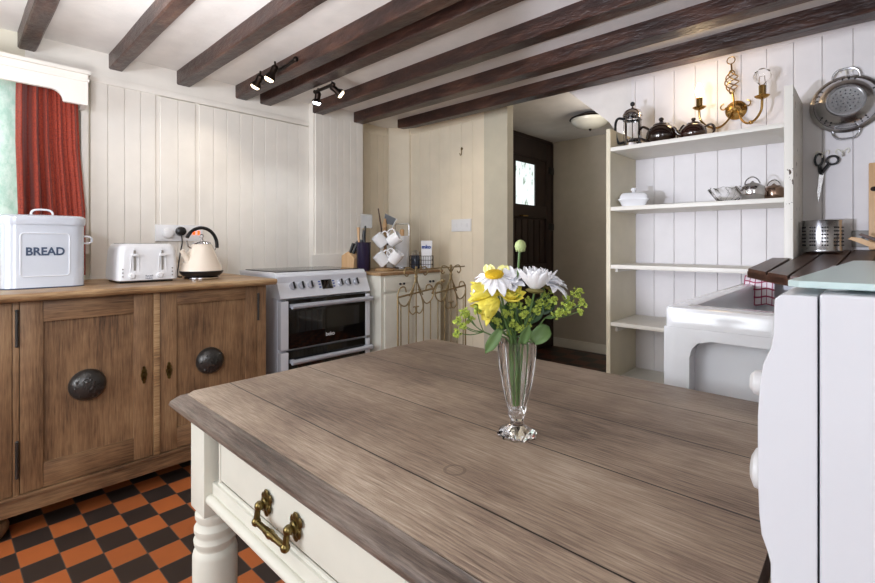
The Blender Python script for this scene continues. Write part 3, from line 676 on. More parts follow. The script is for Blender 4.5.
obj('side_rail', MB().tube(smooth([(0, -0.03, 0.80), (-0.03, 0.02, 0.83), (-0.05, 0.06, 0.845), (-0.03, 0.08, 0.855)]), 0.0045, 8).ball((-0.03, 0.08, 0.857), 0.011, 10), M_wire, ws)
for y in (-0.26, 0.228): obj('leg', MB().tube([(0, y, 0.0), (0, y, 0.80)], 0.0045, 8).tube([(-0.12, y, 0.006), (0, y, 0.05), (0.12, y, 0.006)], 0.0045, 8), M_wire, ws)
obj('bottom_rail', MB().tube([(0, -0.26, 0.07), (0, 0.228, 0.07)], 0.0045, 8), M_wire, ws)

# ================================================================== SPOTLIGHTS, CEILING LIGHT
def spot(loc, bar, heads, label, mats, lum):
    s = thing('spotlight_bar', label, 'spotlight', loc)
    obj('bar', MB().tube(bar, 0.009, 10).ball(bar[0], 0.012, 10).ball(bar[-1], 0.014, 10), M_dark, s)
    for (p, q), mt_, en in zip(heads, mats, lum):
        p, q = Vector(p), Vector(q); d = (q-p).normalized()
        h = obj('lamp_head', MB().tube([p-d*0.012, p, p+d*0.03, q-d*0.012, q-d*0.004], [0.010, 0.018, 0.016, 0.027, 0.028], 18), M_dark, s)
        obj('bulb', MB().tube([q-d*0.006, q+d*0.004, q+d*0.010], [0.023, 0.022, 0.014], 18), mt_, h)
        obj('hinge', MB().tube([p+Vector((0, 0, 0.03)), p], 0.005, 8), M_dark, h)
        L = lamp('spot_lamp', 'SPOT', Vector(loc)+q+d*0.03, Vector(loc)+q+d, en[0], en[1], spot_size=1.6, spot_blend=0.7, shadow_soft_size=0.02)
spot((-2.20, 1.175, 1.95), [(-0.09, 0, 0.0), (0.02, -0.0, 0.0), (0.13, 0.0, 0.01)], [((-0.16, -0.04, -0.015), (-0.19, -0.055, -0.065)), ((-0.02, -0.03, 0.0), (-0.045, -0.05, -0.06))],
     'twin spotlight with lit warm bulbs on the fourth ceiling beam', [M_bulbs, M_bulbw], [(2.2, (1, 0.88, 0.74)), (2.2, (1, 0.87, 0.72))])
spot((-2.20, 1.44, 1.918), [(-0.12, 0, 0.0), (0.06, 0.0, 0.0)], [((-0.12, 0.02, -0.005), (-0.135, 0.02, -0.055)), ((0.035, 0.01, -0.005), (0.055, 0.055, -0.040))],
     'twin spotlight under the slim beam, left bulb glowing cool white', [M_bulbc, M_bulbs], [(4, (0.9, 0.95, 1)), (10, (1, 0.88, 0.72))])
cl_ = thing('ceiling_light', 'opal glass bowl ceiling light with dark rim in the hallway', 'ceiling light', (-1.63, 3.5, 2.09))
obj('rim', MB().lathe([(0.05, 0), (0.10, -0.02), (0.155, -0.042), (0.16, -0.052), (0.15, -0.055), (0.05, -0.02)], seg=40), M_dark, cl_)
obj('bowl', MB().lathe([(0.150, -0.052), (0.145, -0.075), (0.11, -0.105), (0.06, -0.123), (0.012, -0.128)], seg=40), paint('opal_white_glass', '#d9d6c9', 0.25, 0.02, 0), cl_)
obj('finial', MB().lathe([(0.012, -0.126), (0.010, -0.138), (0.003, -0.145)], seg=14), M_dark, cl_)

lamp('hall_fill', 'POINT', (-1.3, 3.2, 1.85), None, 4, (1.0, 0.93, 0.82), shadow_soft_size=0.12)  # fill added beside the ceiling light to brighten the dim hall

# ================================================================== HALL DOOR
M_ddoor = wood('dark_door_timber', [(0.3, '#1a1210'), (0.5, '#2c1e1a'), (0.8, '#3c2b25')], 'z', 0.45, 0.8, 0.3)
dd = MB(); X0, X1 = -2.43, -2.385
for a, b, c, d in ((3.36, 3.46, 0.01, 2.05), (4.13, 4.235, 0.01, 2.05), (3.46, 4.13, 1.88, 2.05), (3.46, 4.13, 0.01, 0.25), (3.46, 4.13, 1.30, 1.42), (3.46, 4.13, 0.75, 0.85)): dd.box(X0, a, c, X1, b, d, 0.002)
D1 = struct('door_1', dd, M_ddoor)
pn = MB(); pn.box(X0+0.008, 3.46, 0.25, X1-0.02, 4.13, 1.30); pn.box(X0+0.008, 3.94, 1.42, X1-0.012, 4.13, 1.88); pn.box(X0+0.008, 3.46, 1.42, X1-0.012, 3.60, 1.88); pn.box(X0+0.008, 3.6, 1.82, X1-0.012, 3.94, 1.88)
for k in range(6): pn.box(X1-0.02, 3.50+k*0.105, 0.87, X1-0.012, 3.58+k*0.105, 1.28, 0.002)
obj('door_panel', pn, M_ddoor, D1)
ts_ = NT('garden_view_pane'); v = ts_.coords((1, 3, 1.2)); nf = ts_.noise(v, 5, 5, 0.7)
cc_ = ts_.ramp(nf, [(0.36, '#45603c'), (0.45, '#d9e6e4'), (0.7, '#f4f8fb')]); ts_.l(cc_, ts_.b.inputs['Emission Color']); ts_.b.inputs['Emission Strength'].default_value = 1.1; ts_.set(Roughness=0.1)
ts_.b.inputs['Base Color'].default_value = (0.1, 0.1, 0.1, 1)
obj('window_pane', MB().box(X0+0.01, 3.60, 1.42, X1-0.025, 3.94, 1.82), ts_.m, D1)
for z in (1.79, 1.22): obj('hinge', MB().box(X1, 4.17, z-0.035, X1+0.012, 4.262, z+0.035, 0.003), M_black, D1)
obj('door_handle', MB().tube([(X1, 3.64, 1.31), (X1+0.04, 3.64, 1.31), (X1+0.04, 3.72, 1.31)], 0.008, 8), M_brass, D1)
struct('trim_4', MB().box(-2.43, 4.235, 0, -2.38, 4.262, 2.07).box(-2.43, 3.33, 2.055, -2.39, 4.262, 2.09), M_ddoor)

# ================================================================== SHELF UNIT
M_shelf = paint('white_shelf_paint', '#e8e4da', 0.4, 0.02, 0.06)
su = thing('shelf_unit', 'white painted open shelf unit against the boarded wall right of the doorway', 'shelves', (-0.6, 2.3, 0))
obj('side_panel', MB().box(-0.382, -0.01, 0, -0.36, 0.334, 1.63, 0.002), paint('shaded_shelf_side', '#dfd6bd', 0.45, 0.03, 0.08), su)  # white panel coloured cream for the shade on its unlit side
tn = NT('chipped_white_paint'); v = tn.coords((1, 1, 0.7)); nf = tn.noise(v, 42, 4, 0.6)
tn.l(tn.ramp(nf, [(0.0, '#e8e4da'), (0.655, '#e8e4da'), (0.67, '#4a3426'), (1.0, '#3a2a20')]), tn.b.inputs['Base Color']); tn.set(Roughness=0.45)
o = obj('side_panel', MB().box(0.344, -0.01, 0, 0.374, 0.334, 1.68, 0.003), tn.m, su); o['label'] = 'white side panel with chipped paint edge'
for z in (1.535, 1.235, 0.944, 0.655, 0.36):
    obj('shelf', MB().box(-0.36, -0.008, z-0.02, 0.344, 0.334, z, 0.002), M_shelf, su)
for z in (0.925, 0.62): obj('shelf_batten', MB().box(-0.36, 0.05, z-0.02, -0.348, 0.32, z), M_shelf, su)

# cafetiere
cf = thing('cafetiere', 'glass and chrome cafetiere at the left end of the top shelf', 'cafetiere', (-0.902, 2.43, 1.536), math.radians(43))
obj('glass_beaker', MB().lathe([(0.040, 0.01), (0.044, 0.014), (0.044, 0.175), (0.042, 0.175), (0.042, 0.016), (0.0, 0.014)], seg=32, caps=(True, False)), M_pressed, cf)
m = MB(); m.lathe([(0.046, 0), (0.047, 0.03), (0.0455, 0.03), (0.045, 0.0)], seg=32); m.lathe([(0.0455, 0.15), (0.047, 0.152), (0.047, 0.165), (0.0455, 0.167)], seg=32, caps=(False, False))
for k in range(4):
    a = k*PI/2+0.4; m.box(0.046*math.cos(a)-0.004, 0.046*math.sin(a)-0.004, 0.02, 0.046*math.cos(a)+0.004, 0.046*math.sin(a)+0.004, 0.16)
obj('frame', m, M_chrome, cf)
l_ = obj('lid', MB().lathe([(0.048, 0.172), (0.048, 0.182), (0.040, 0.200), (0.022, 0.211), (0.006, 0.214), (0.004, 0.226)], seg=32), M_chrome, cf)
obj('knob', MB().ball((0, 0, 0.236), 0.012, 14), M_black, l_)
obj('plunger', MB().tube([(0, 0, 0.04), (0, 0, 0.2)], 0.003, 8).lathe([(0.040, 0.04), (0.040, 0.052)], seg=24), M_chrome, cf)
obj('handle', MB().tube(smooth([(-0.046, 0, 0.158), (-0.075, 0, 0.160), (-0.088, 0, 0.13), (-0.086, 0, 0.07), (-0.072, 0, 0.035), (-0.046, 0, 0.038)]), 0.0065, 10), M_black, cf)
# teapots
def teapot(label, loc, s, mat, rz):
    t = thing('teapot', label, 'teapot', loc, rz)
    P = [(0.040, 0), (0.055, 0.006), (0.070, 0.03), (0.074, 0.05), (0.070, 0.075), (0.055, 0.098), (0.040, 0.106), (0.036, 0.107)]
    obj('body', MB().lathe([(r*s, h*s) for r, h in P], seg=36), mat, t)
    l = obj('lid', MB().lathe([(r*s, h*s) for r, h in [(0.042, 0.105), (0.040, 0.111), (0.024, 0.121), (0.008, 0.125), (0.008, 0.130)]], seg=28), mat, t)
    obj('knob', MB().ball((0, 0, 0.138*s), 0.013*s, 14, (1, 1, 0.8)), mat, l)
    obj('spout', MB().tube([Vector(p)*s for p in smooth([(0.062, 0, 0.045), (0.088, 0, 0.062), (0.098, 0, 0.085), (0.112, 0, 0.102)])], [0.017*s]*4+[0.013*s]*7+[0.009*s]*8 , 12), mat, t)
    obj('handle', MB().tube([Vector(p)*s for p in smooth([(-0.062, 0, 0.088), (-0.092, 0, 0.10), (-0.110, 0, 0.078), (-0.104, 0, 0.045), (-0.07, 0, 0.028)])], 0.0065*s, 10), mat, t)
    return t
teapot('larger shiny dark brown teapot on the top shelf', (-0.765, 2.44, 1.536), 0.97, M_teap, math.radians(38))
teapot('smaller red brown teapot on the top shelf beside the brass wall light', (-0.620, 2.44, 1.536), 0.78, M_teap2, math.radians(200))
# butter dish
bt = thing('butter_dish', 'white china butter dish with a handled lid on the second shelf', 'butter dish', (-0.876, 2.375, 1.236), math.radians(20))
def orr(z, a, b, n=5): return [(x, y, z) for x, y in rrect(-a, a, -b, b, min(a, b)*0.4, n)]
obj('base', MB().loft([orr(0, 0.052, 0.030), orr(0.004, 0.055, 0.033), orr(0.028, 0.066, 0.044), orr(0.034, 0.074, 0.050), orr(0.037, 0.074, 0.050)]), M_china, bt)
b_l = obj('lid', MB().loft([orr(0.037, 0.066, 0.043), orr(0.052, 0.065, 0.042), orr(0.066, 0.055, 0.034), orr(0.070, 0.045, 0.026)]), M_china, bt)
obj('knob', MB().lathe([(0.010, 0.068), (0.008, 0.078), (0.014, 0.086), (0.012, 0.094), (0.004, 0.097)], seg=18), M_china, b_l)
# glass bowl, glass jug, steel teapots
gb = thing('glass_bowl', 'cut glass bowl on the second shelf below the brass wall light', 'bowl', (-0.475, 2.42, 1.236))
m = MB(); n = 32; rings = []
for r, z in ((0.035, 0.0), (0.038, 0.004), (0.058, 0.030), (0.076, 0.062), (0.072, 0.062), (0.054, 0.030), (0.034, 0.008), (0.001, 0.007)):
    rings.append([((r*(1+0.04*math.cos(i*PI)*(z > 0.02)))*math.cos(2*PI*i/n), (r*(1+0.04*math.cos(i*PI)*(z > 0.02)))*math.sin(2*PI*i/n), z+(0.004*math.cos(2*PI*i/n*8) if z > 0.05 else 0)) for i in range(n)])
m.loft(rings); obj('bowl', m, M_pressed, gb, angle=60)
gr = MB()
for k in range(12):
    a = 2*PI*k/12; gr.tube([(0.04*math.cos(a), 0.04*math.sin(a), 0.006), (0.061*math.cos(a+0.3), 0.061*math.sin(a+0.3), 0.034), (0.078*math.cos(a+0.1), 0.078*math.sin(a+0.1), 0.06)], 0.002, 5)
obj('cut_ribs', gr, M_pressed, gb)
def steelpot(label, loc, s, mat, rz):
    t = thing('metal_teapot', label, 'teapot', loc, rz)
    obj('body', MB().lathe([(r*s, h*s) for r, h in [(0.036, 0), (0.046, 0.01), (0.052, 0.035), (0.046, 0.062), (0.030, 0.076), (0.012, 0.080), (0.004, 0.088)]], seg=32), mat, t)
    obj('handle', MB().ring((0, 0, 0.066*s), 0.030*s, 0.0028*s, 'y', 18, 0.2, PI-0.2, sx=1.1, sy=1.35), M_chrome, t)
    obj('spout', MB().tube([(0.045*s, 0, 0.03*s), (0.062*s, 0, 0.05*s), (0.072*s, 0, 0.066*s)], [0.010*s, 0.007*s, 0.005*s], 10), mat, t)
steelpot('polished steel teapot beside the cut glass bowl', (-0.375, 2.38, 1.236), 0.95, M_chrome, math.radians(215))
steelpot('brownish metal teapot at the right end of the second shelf', (-0.310, 2.46, 1.236), 0.85, metal('coppery_steel', '#a08676', 0.2), math.radians(160))

# ================================================================== BRASS WALL LIGHT
sc = thing('wall_light', 'brass two arm wall light with one lit candle bulb above the shelves', 'wall light', (-0.482, YF-0.014, 1.70))
obj('back_plate', MB().lathe([(0.046, 0), (0.046, -0.004), (0.038, -0.010), (0.022, -0.016), (0.014, -0.03), (0.006, -0.036)], seg=32, axis='y'), M_brass, sc)
orn = MB()
for s in range(4):
    pts = []
    for k in range(25):
        t = k/24; a = s*PI/2+t*2*PI*1.1; r = 0.004+0.025*math.sin(PI*t)**1.0
        pts.append((-0.012+r*math.cos(a), -0.034+r*math.sin(a), 0.075+0.115*t))
    orn.tube(pts, 0.0028, 6)
orn.tube([(0, -0.03, 0.0), (-0.008, -0.034, 0.08)], 0.005, 8); orn.tube([(-0.012, -0.034, 0.19), (-0.014, -0.034, 0.222)], 0.004, 8)
orn.ring((-0.015, -0.034, 0.238), 0.017, 0.0025, 'y', 20)
obj('ornament', orn, M_brass, sc)
for s in (-1, 1):
    x = s*0.128 if s < 0 else 0.124
    am = MB(); am.tube(smooth([(s*0.012, -0.02, -0.008), (s*0.028, -0.045, -0.055), (s*0.058, -0.078, -0.088), (s*0.094, -0.11, -0.084), (x*0.96, -0.13, -0.052), (x, -0.136, -0.015), (x, -0.136, 0.002)]), 0.0052, 10)
    am.ball((s*0.076, -0.094, -0.090), 0.010, 10)
    A = obj('arm', am, M_brass, sc)
    obj('drip_pan', MB().lathe([(0.008, -0.002), (0.022, 0.004), (0.030, 0.012), (0.026, 0.012), (0.010, 0.006)], (x, -0.136, 0.0), 24), M_brass, A)
    cs = MB(); cs.lathe([(0.012, 0.006), (0.0125, 0.056), (0.009, 0.060)], (x, -0.136, 0.0), 10, facet=0.18); obj('candle_sleeve', cs, M_brass, A)
    obj('scroll', MB().tube(spiral((s*0.047, -0.02, 0.018), 0.019, 0.006, PI*0.5 if s > 0 else PI*0.5, PI*0.5+s*-4.6, 'y') , 0.003, 6), M_brass, A)
    if s < 0: obj('bulb', MB().lathe([(0.008, 0.058), (0.016, 0.078), (0.018, 0.092), (0.012, 0.112), (0.004, 0.130)], (x, -0.136, 0), 18), M_bulbw, A)
    else:
        obj('bulb', MB().lathe([(0.010, 0.058), (0.014, 0.068), (0.030, 0.085), (0.034, 0.100), (0.029, 0.120), (0.014, 0.132), (0.002, 0.134)], (x, -0.136, 0), 20), M_pressed, A)
        obj('filament', MB().tube([(x-0.01, -0.136, 0.07), (x-0.008, -0.136, 0.10), (x+0.008, -0.136, 0.10), (x+0.01, -0.136, 0.07)], 0.0012, 5), M_brass, A)
lamp('candle_bulb_light', 'POINT', (-0.61, YF-0.155, 1.80), None, 0.9, (1.0, 0.72, 0.42), shadow_soft_size=0.05)

# colander
cd = thing('colander', 'large stainless steel colander hanging on the white boards', 'colander', (-0.08, YF-0.016, 1.645))
obj('bowl', MB().lathe([(0.118, -0.004), (0.122, -0.010), (0.118, -0.014), (0.108, -0.018), (0.098, -0.050), (0.085, -0.068), (0.066, -0.078), (0.062, -0.090), (0.057, -0.090), (0.055, -0.080), (0.03, -0.079), (0.001, -0.079)], seg=48, axis='y'), M_steel, cd)
hl_ = MB()
for rr, n in ((0.014, 6), (0.028, 12), (0.042, 16)):
    for k in range(n):
        a = 2*PI*k/n; hl_.lathe([(0.0024, -0.0805), (0.0024, -0.079)], (rr*math.cos(a), 0, rr*math.sin(a)), 8, 'y')
for rr, yy, n in ((0.095, -0.056, 30), (0.102, -0.040, 30)):
    for k in range(n):
        if (k // 3) % 2: continue
        a = 2*PI*k/n; hl_.ball((rr*math.cos(a), yy-0.001, rr*math.sin(a)), 0.0032, 8)
obj('holes', hl_, M_black, cd)
for s in (-1, 1):
    obj('handle', MB().tube(smooth([(-0.045, -0.010, s*0.108), (-0.040, -0.016, s*0.130), (-0.022, -0.016, s*0.147), (0.022, -0.016, s*0.147), (0.040, -0.016, s*0.130), (0.045, -0.010, s*0.108)]), 0.0042, 10), M_steel, cd)
def swirl_hook(x, z, label, mat=M_trim):
    h = MB()
    for s in (-1, 1): h.tube(smooth([(s*0.004, -0.004, 0.0), (s*0.016, -0.006, 0.012), (s*0.022, -0.006, 0.002), (s*0.016, -0.005, -0.008)]), 0.0028, 6)
    h.tube(smooth([(0, 0, 0.008), (0, -0.006, -0.005), (0, -0.018, -0.02), (0, -0.026, -0.008)]), 0.003, 6)
    o = obj('wall_hook', h, mat); o.location = (x, YF-0.013, z); tag(o, label, 'hook')
swirl_hook(-0.08, 1.79, 'small white hook at the top of the colander')
swirl_hook(-0.158, 1.445, 'small white hook holding the scissors')
swirl_hook(-0.092, 1.445, 'small empty white hook right of the scissors')
# scissors
sz = thing('scissors', 'black handled kitchen scissors hanging from a wall hook', 'scissors', (-0.158, YF-0.03, 1.355), 0)
sz.rotation_euler = (0, math.radians(4), 0)
obj('blade', MB().prism([(-0.010, 0.0), (0.006, 0.0), (0.001, -0.075), (-0.005, -0.125), (-0.012, -0.08)], -0.003, 0.003, 'y'), M_steel, sz)
m = MB()
m.ring((-0.016, 0, 0.062), 0.016, 0.0048, 'y', 20, sx=0.85, sy=1.6); m.ring((0.030, 0, 0.058), 0.018, 0.0048, 'y', 20, sx=1.1, sy=1.0)
m.tube([(-0.012, 0, 0.036), (-0.008, 0, 0.01), (-0.003, 0, -0.004)], [0.006, 0.007, 0.006], 8); m.tube([(0.018, 0, 0.042), (0.004, 0, 0.015), (-0.003, 0, -0.004)], [0.006, 0.007, 0.006], 8)
obj('handle', m, M_black, sz)
# grey double socket, chopping board, rack
gs = thing('wall_socket', 'grey metal wall socket low on the boards by the chopping board', 'socket', (-0.028, YF-0.013, 1.07))
obj('plate', MB().box(-0.035, -0.008, -0.035, 0.09, 0.0, 0.035, 0.003), M_grey, gs)
obj('switch', MB().box(-0.004, -0.011, -0.004, 0.006, -0.008, 0.008), M_black, gs)
cbd = thing('chopping_board', 'pale wooden chopping board leaning on the wall at the right edge', 'chopping board', (0.09, 2.60, 1.0245))
cbd.rotation_euler = (math.radians(-4), 0, 0)
obj('board', MB().box(-0.10, -0.012, 0.0, 0.12, 0.010, 0.36, 0.005), M_light, cbd)
obj('handle_hole', MB().lathe([(0.010, -0.0125), (0.010, -0.0115)], (-0.085, 0, 0.25), 14, 'y'), M_dark, cbd)

# ================================================================== SINK, DRAINER, TOWEL
sk_ = thing('butler_sink', 'white fireclay butler sink with a recessed end panel behind the table', 'sink', (-0.364, 1.18, 0.0))
W_, D_, H0, H1, wl_ = 0.52, 0.98, 0.648, 0.90, 0.045
s = MB()
o1 = lambda z, q: [(x, y, z) for x, y in rrect(0-q, W_+q, 0-q, D_+q, 0.02+q*0.5, 4)]
i1 = lambda z, q: [(x, y, z) for x, y in rrect(wl_+q, W_-wl_-q, wl_+0.035+q, D_-wl_-q, 0.03, 4)]
lowr = lambda z: [(x, y, z) for x, y in rrect(0.006, W_-0.006, 0.048, D_-0.006, 0.02, 4)]
s.loft([lowr(H0), lowr(H1-0.055), o1(H1-0.047, 0), o1(H1-0.008, 0), o1(H1-0.002, -0.003), o1(H1, -0.010), i1(H1, -0.010), i1(H1-0.004, -0.002), i1(H1-0.010, 0), i1(H0+0.04, 0.01), i1(H0+0.03, 0.03)])
# rounded pillars left proud of the recessed panel on the near end
obj('basin', s, M_sink, sk_)
arch = []
def quarter(cx, cz, r, a0, a1, n=8): return [(cx+r*math.cos(a0+(a1-a0)*k/n), cz+r*math.sin(a0+(a1-a0)*k/n)) for k in range(n+1)]
pl = [(0.0, H0), (0.0, H1-0.02), (W_, H1-0.02), (W_, H0), (W_-0.055, H0)] + quarter(W_-0.095, H1-0.105, 0.04, 0, PI/2) + quarter(0.095, H1-0.105, 0.04, PI/2, PI) + [(0.055, H0)]
# outline is concave: build as strips
ap = MB(); zt = H1-0.0475; outer = [(0.0, H0), (0.0, H1-0.115), (0.0, H1-0.085), (0.0, zt), (0.1, zt), (W_-0.1, zt), (W_, zt), (W_, H1-0.085), (W_, H1-0.115), (W_, H0)]
inner = [(0.055, H0), (0.055, H1-0.115), (0.060, H1-0.095), (0.072, H1-0.080), (0.10, H1-0.072), (W_-0.10, H1-0.072), (W_-0.072, H1-0.080), (W_-0.060, H1-0.095), (W_-0.055, H1-0.115), (W_-0.055, H0)]
for k in range(len(outer)-1):
    q = [outer[k], outer[k+1], inner[k+1], inner[k]]; ap.prism(q, 0.0005, 0.055, 'y')
obj('end_arch', ap, M_sink, sk_, angle=20)
obj('waste', MB().lathe([(0.03, H0+0.03), (0.03, H0+0.034)], (0.26, 0.5, 0), 20), M_chrome, sk_)
sc_ = thing('sink_cabinet', 'white base cabinet carrying the butler sink', 'cabinet', (-0.35, 1.19, 0))
obj('body', MB().box(0.01, 0.01, 0.0, 0.50, 0.96, 0.646), M_tpaint, sc_, bevel=0.003)
bc = thing('base_cabinet', 'white base cabinet under the dark wooden drainer', 'cabinet', (-0.215, 2.17, 0))
obj('body', MB().box(0, 0.0, 0, 0.9, 0.125, 0.90), M_tpaint, bc, bevel=0.003)
obj('upstand', MB().box(0.0, 0.13, 0, 0.9, 0.46, 0.945), M_tpaint, bc, bevel=0.003)
# drainer: dark hardwood, slopes down to the sink
dr = thing('draining_board', 'dark grooved hardwood draining board between sink and wall', 'draining board')
def dz(y): return 0.962 + (y-1.94)/(2.62-1.94)*0.062
NR = [(-0.322, 1.945), (-0.255, 1.865), (-0.19, 1.80), (-0.10, 1.80), (-0.01, 1.80), (0.08, 1.80), (0.17, 1.80), (0.30, 1.80)]
FR = [(-0.272, 2.62), (-0.205, 2.62), (-0.14, 2.62), (-0.06, 2.62), (0.02, 2.62), (0.10, 2.62), (0.19, 2.62), (0.32, 2.62)]
m = MB(); lo = MB()
for k in range(7):
    g_ = 0.004
    a = Vector(NR[k]); b = Vector(NR[k+1]); c = Vector(FR[k+1]); d = Vector(FR[k])
    if k == 0: c = Vector((-0.2335, 2.283)); d = Vector((-0.297, 2.283))
    if k == 1: d = Vector((-0.2, 2.62))
    a2 = a+(b-a).normalized()*g_; b2 = b-(b-a).normalized()*g_; c2 = c-Vector((g_, 0)); d2 = d+Vector((g_, 0))
    m.loft([[(p.x, p.y, dz(p.y)-0.030) for p in (a2, b2, c2, d2)], [(p.x, p.y, dz(p.y)) for p in (a2, b2, c2, d2)]])
    lo.loft([[(p.x, p.y, dz(p.y)-0.032) for p in (a, b, c, d)], [(p.x, p.y, dz(p.y)-0.010) for p in (a, b, c, d)]])
obj('slats', m, M_iroko, dr, bevel=0.002); obj('board', lo, M_iroko, dr)
# tea towel over the far rim of the sink
tw = NT('pink_check_cloth'); tc = tw.n('ShaderNodeTexCoord'); sp = tw.n('ShaderNodeSeparateXYZ'); tw.l(tc.outputs['UV'], sp.inputs[0])
fa = tw.math('LESS_THAN', tw.math('FRACT', tw.math('MULTIPLY', sp.outputs[0], 1.0)), 0.16); fb = tw.math('LESS_THAN', tw.math('FRACT', tw.math('MULTIPLY', sp.outputs[1], 1.0)), 0.2)
tw.l(tw.mix(tw.math('MAXIMUM', fa, fb), srgb('#ecdfe4'), srgb('#a63a5c')), tw.b.inputs['Base Color']); tw.set(Roughness=0.9)
me = bpy.data.meshes.new('tea_towel'); bm = bmesh.new(); uvl = bm.loops.layers.uv.new('UVMap')
path = smooth([(2.040, 0.825), (2.046, 0.86), (2.050, 0.895), (2.062, 0.917), (2.09, 0.921), (2.125, 0.919), (2.158, 0.915), (2.172, 0.89), (2.174, 0.80)], 4)
cols = 12; grid = []
for j, p in enumerate(path):
    row = []
    for i in range(cols+1):
        t = i/cols; row.append(bm.verts.new((-0.350+0.095*t, p[0]+0.004*math.sin(t*11), p[1]+0.003*math.sin(t*9+1))))
    grid.append(row)
for j in range(len(path)-1):
    for i in range(cols):
        f = bm.faces.new([grid[j][i], grid[j][i+1], grid[j+1][i+1], grid[j+1][i]])
        for lp, (jj, ii) in zip(f.loops, ((j, i), (j, i+1), (j+1, i+1), (j+1, i))): lp[uvl].uv = (ii*0.45, jj*0.32)
        f.smooth = True
bm.to_mesh(me); bm.free(); me.materials.append(tw.m)
o = bpy.data.objects.new('tea_towel', me); COL.objects.link(o); md = o.modifiers.new('s', 'SOLIDIFY'); md.thickness = 0.006; md.offset = 1
tag(o, 'pink and white checked tea towel draped over the sink rim', 'towel')
# utensil pot: perforated steel
up = thing('cutlery_drainer_pot', 'perforated steel cutlery pot standing on the dark draining board', 'pot', (-0.152, 2.50, 1.0135))
obj('pot', MB().lathe([(0.066, 0), (0.068, 0.003), (0.068, 0.012), (0.066, 0.016), (0.066, 0.128), (0.068, 0.132), (0.065, 0.132), (0.064, 0.128), (0.064, 0.01)], seg=48), M_steel, up)
hh = MB()
for gk in range(5):
    for c_ in range(3):
        for r_ in range(6):
            a = -PI/2-1.15+gk*0.62+c_*0.12; x, y = 0.0662*math.cos(a), 0.0662*math.sin(a)
            hh.ball((x, y, 0.030+r_*0.0145), 0.0036, 8)
obj('holes', hh, M_black, up)
# wooden spoon rest lying at the right edge
wr_ = thing('wooden_tongs', 'pale wooden tongs propped beside the chopping board', 'tongs', (-0.05, 2.44, 1.009))
obj('arm', MB().prism([(-0.02, 0.060), (-0.008, 0.068), (0.02, 0.062), (0.12, 0.012), (0.12, 0.0), (0.10, 0.0), (0.0, 0.050)], -0.012, 0.012, 'y'), M_light, wr_, bevel=0.002)
obj('arm', MB().prism([(0.01, 0.075), (0.02, 0.082), (0.13, 0.030), (0.14, 0.0), (0.125, 0.0), (0.11, 0.022)], 0.02, 0.04, 'y'), M_iroko, wr_, bevel=0.002)

# ================================================================== WHITE APPLIANCE, GLASS BOARD
ap_ = thing('white_appliance', 'tall white enamelled appliance with a seam and side knobs at the right edge', 'appliance', (-0.03, 0.45, 0))
obj('cabinet', MB().box(0.0012, 0.0, 0.02, 0.56, 0.66, 1.012), M_applw, ap_, bevel=0.0022, segs=3)
prof = [(0.0, 0.02), (-0.029, 0.02), (-0.029, 0.795), (-0.031, 0.803), (-0.035, 0.815), (-0.0365, 0.83), (-0.0375, 0.86), (-0.0375, 0.91), (-0.036, 0.940), (-0.034, 0.953), (-0.029, 0.966), (-0.0275, 0.976), (-0.0265, 1.006), (-0.022, 1.010), (0.0, 1.010)]
obj('front_fascia', MB().prism(prof, 0.0, 0.66, 'y'), M_applw, ap_, bevel=0.0012)
for y, z, r_ in ((0.055, 0.846, 0.018), (0.05, 0.925, 0.011)):
    obj('knob', MB().lathe([(r_*0.8, 0.0), (r_*0.95, -0.003), (r_, -0.007), (r_*0.95, -0.011), (r_*0.6, -0.014)], (-0.036, y, z), 24, 'x'), M_plast, ap_)
for x in (0.02, 0.5):
    for y in (0.05, 0.6): obj('foot', MB().lathe([(0.02, 0), (0.02, 0.022)], (x, y, 0), 14), M_black, ap_)
gbz = 1.0155
gl = thing('glass_worktop_saver', 'aqua tinted glass worktop saver lying on the white appliance', 'glass board', (-0.03, 0.47, gbz-0.0035))
m = MB(); m.loft([[(x, y, z) for x, y in [(-0.020, 0.0), (-0.012, -0.006), (0.30, -0.004), (0.30, 0.62), (0.016, 0.62), (0.006, 0.61)]] for z in (0.003, 0.0085)])
obj('glass', m, M_tint, gl, bevel=0.001)
for x, y in ((0.01, 0.02), (0.28, 0.02), (0.03, 0.6), (0.28, 0.6)): obj('foot', MB().lathe([(0.007, 0.0005), (0.007, 0.003)], (x, y, 0), 12), M_plast, gl)

# ================================================================== TABLE
tb = thing('kitchen_table', 'large farmhouse table with weathered oak top and white painted turned legs', 'table')
TX0, TX1, TY0, TY1, TZ = -1.028, -0.075, 0.332, 1.068, 0.745
def trg(z, o, c=0.016):
    x0, x1, y0, y1 = TX0-o, TX1, TY0-o, TY1+o*0.4
    return [(x0+c, y0, z), (x1, y0, z), (x1, y1, z), (x0+c, y1, z), (x0, y1-c, z), (x0, y0+c, z)]
top = MB(); top.loft([trg(TZ-0.006, -0.003), trg(TZ-0.001, -0.001), trg(TZ, -0.003)]); obj('tabletop', top, M_table, tb, angle=50)
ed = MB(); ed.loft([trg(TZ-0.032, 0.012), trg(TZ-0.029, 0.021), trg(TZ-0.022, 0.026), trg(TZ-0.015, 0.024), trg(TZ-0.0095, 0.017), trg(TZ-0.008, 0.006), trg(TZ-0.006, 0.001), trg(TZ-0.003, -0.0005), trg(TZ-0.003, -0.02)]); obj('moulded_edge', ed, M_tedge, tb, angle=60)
AY = 0.366  # face of the drawer side
ap2 = MB(); ap2.box(-0.935, AY+0.02, 0.545, -0.13, AY+0.035, TZ-0.03); obj('apron', ap2, M_tpaint, tb)
obj('apron', MB().box(-1.02, 0.42, 0.53, -1.0, 0.98, TZ-0.03), M_tpaint, tb)
obj('apron', MB().box(-0.935, 1.0, 0.53, -0.13, 1.02, TZ-0.03), M_tpaint, tb)
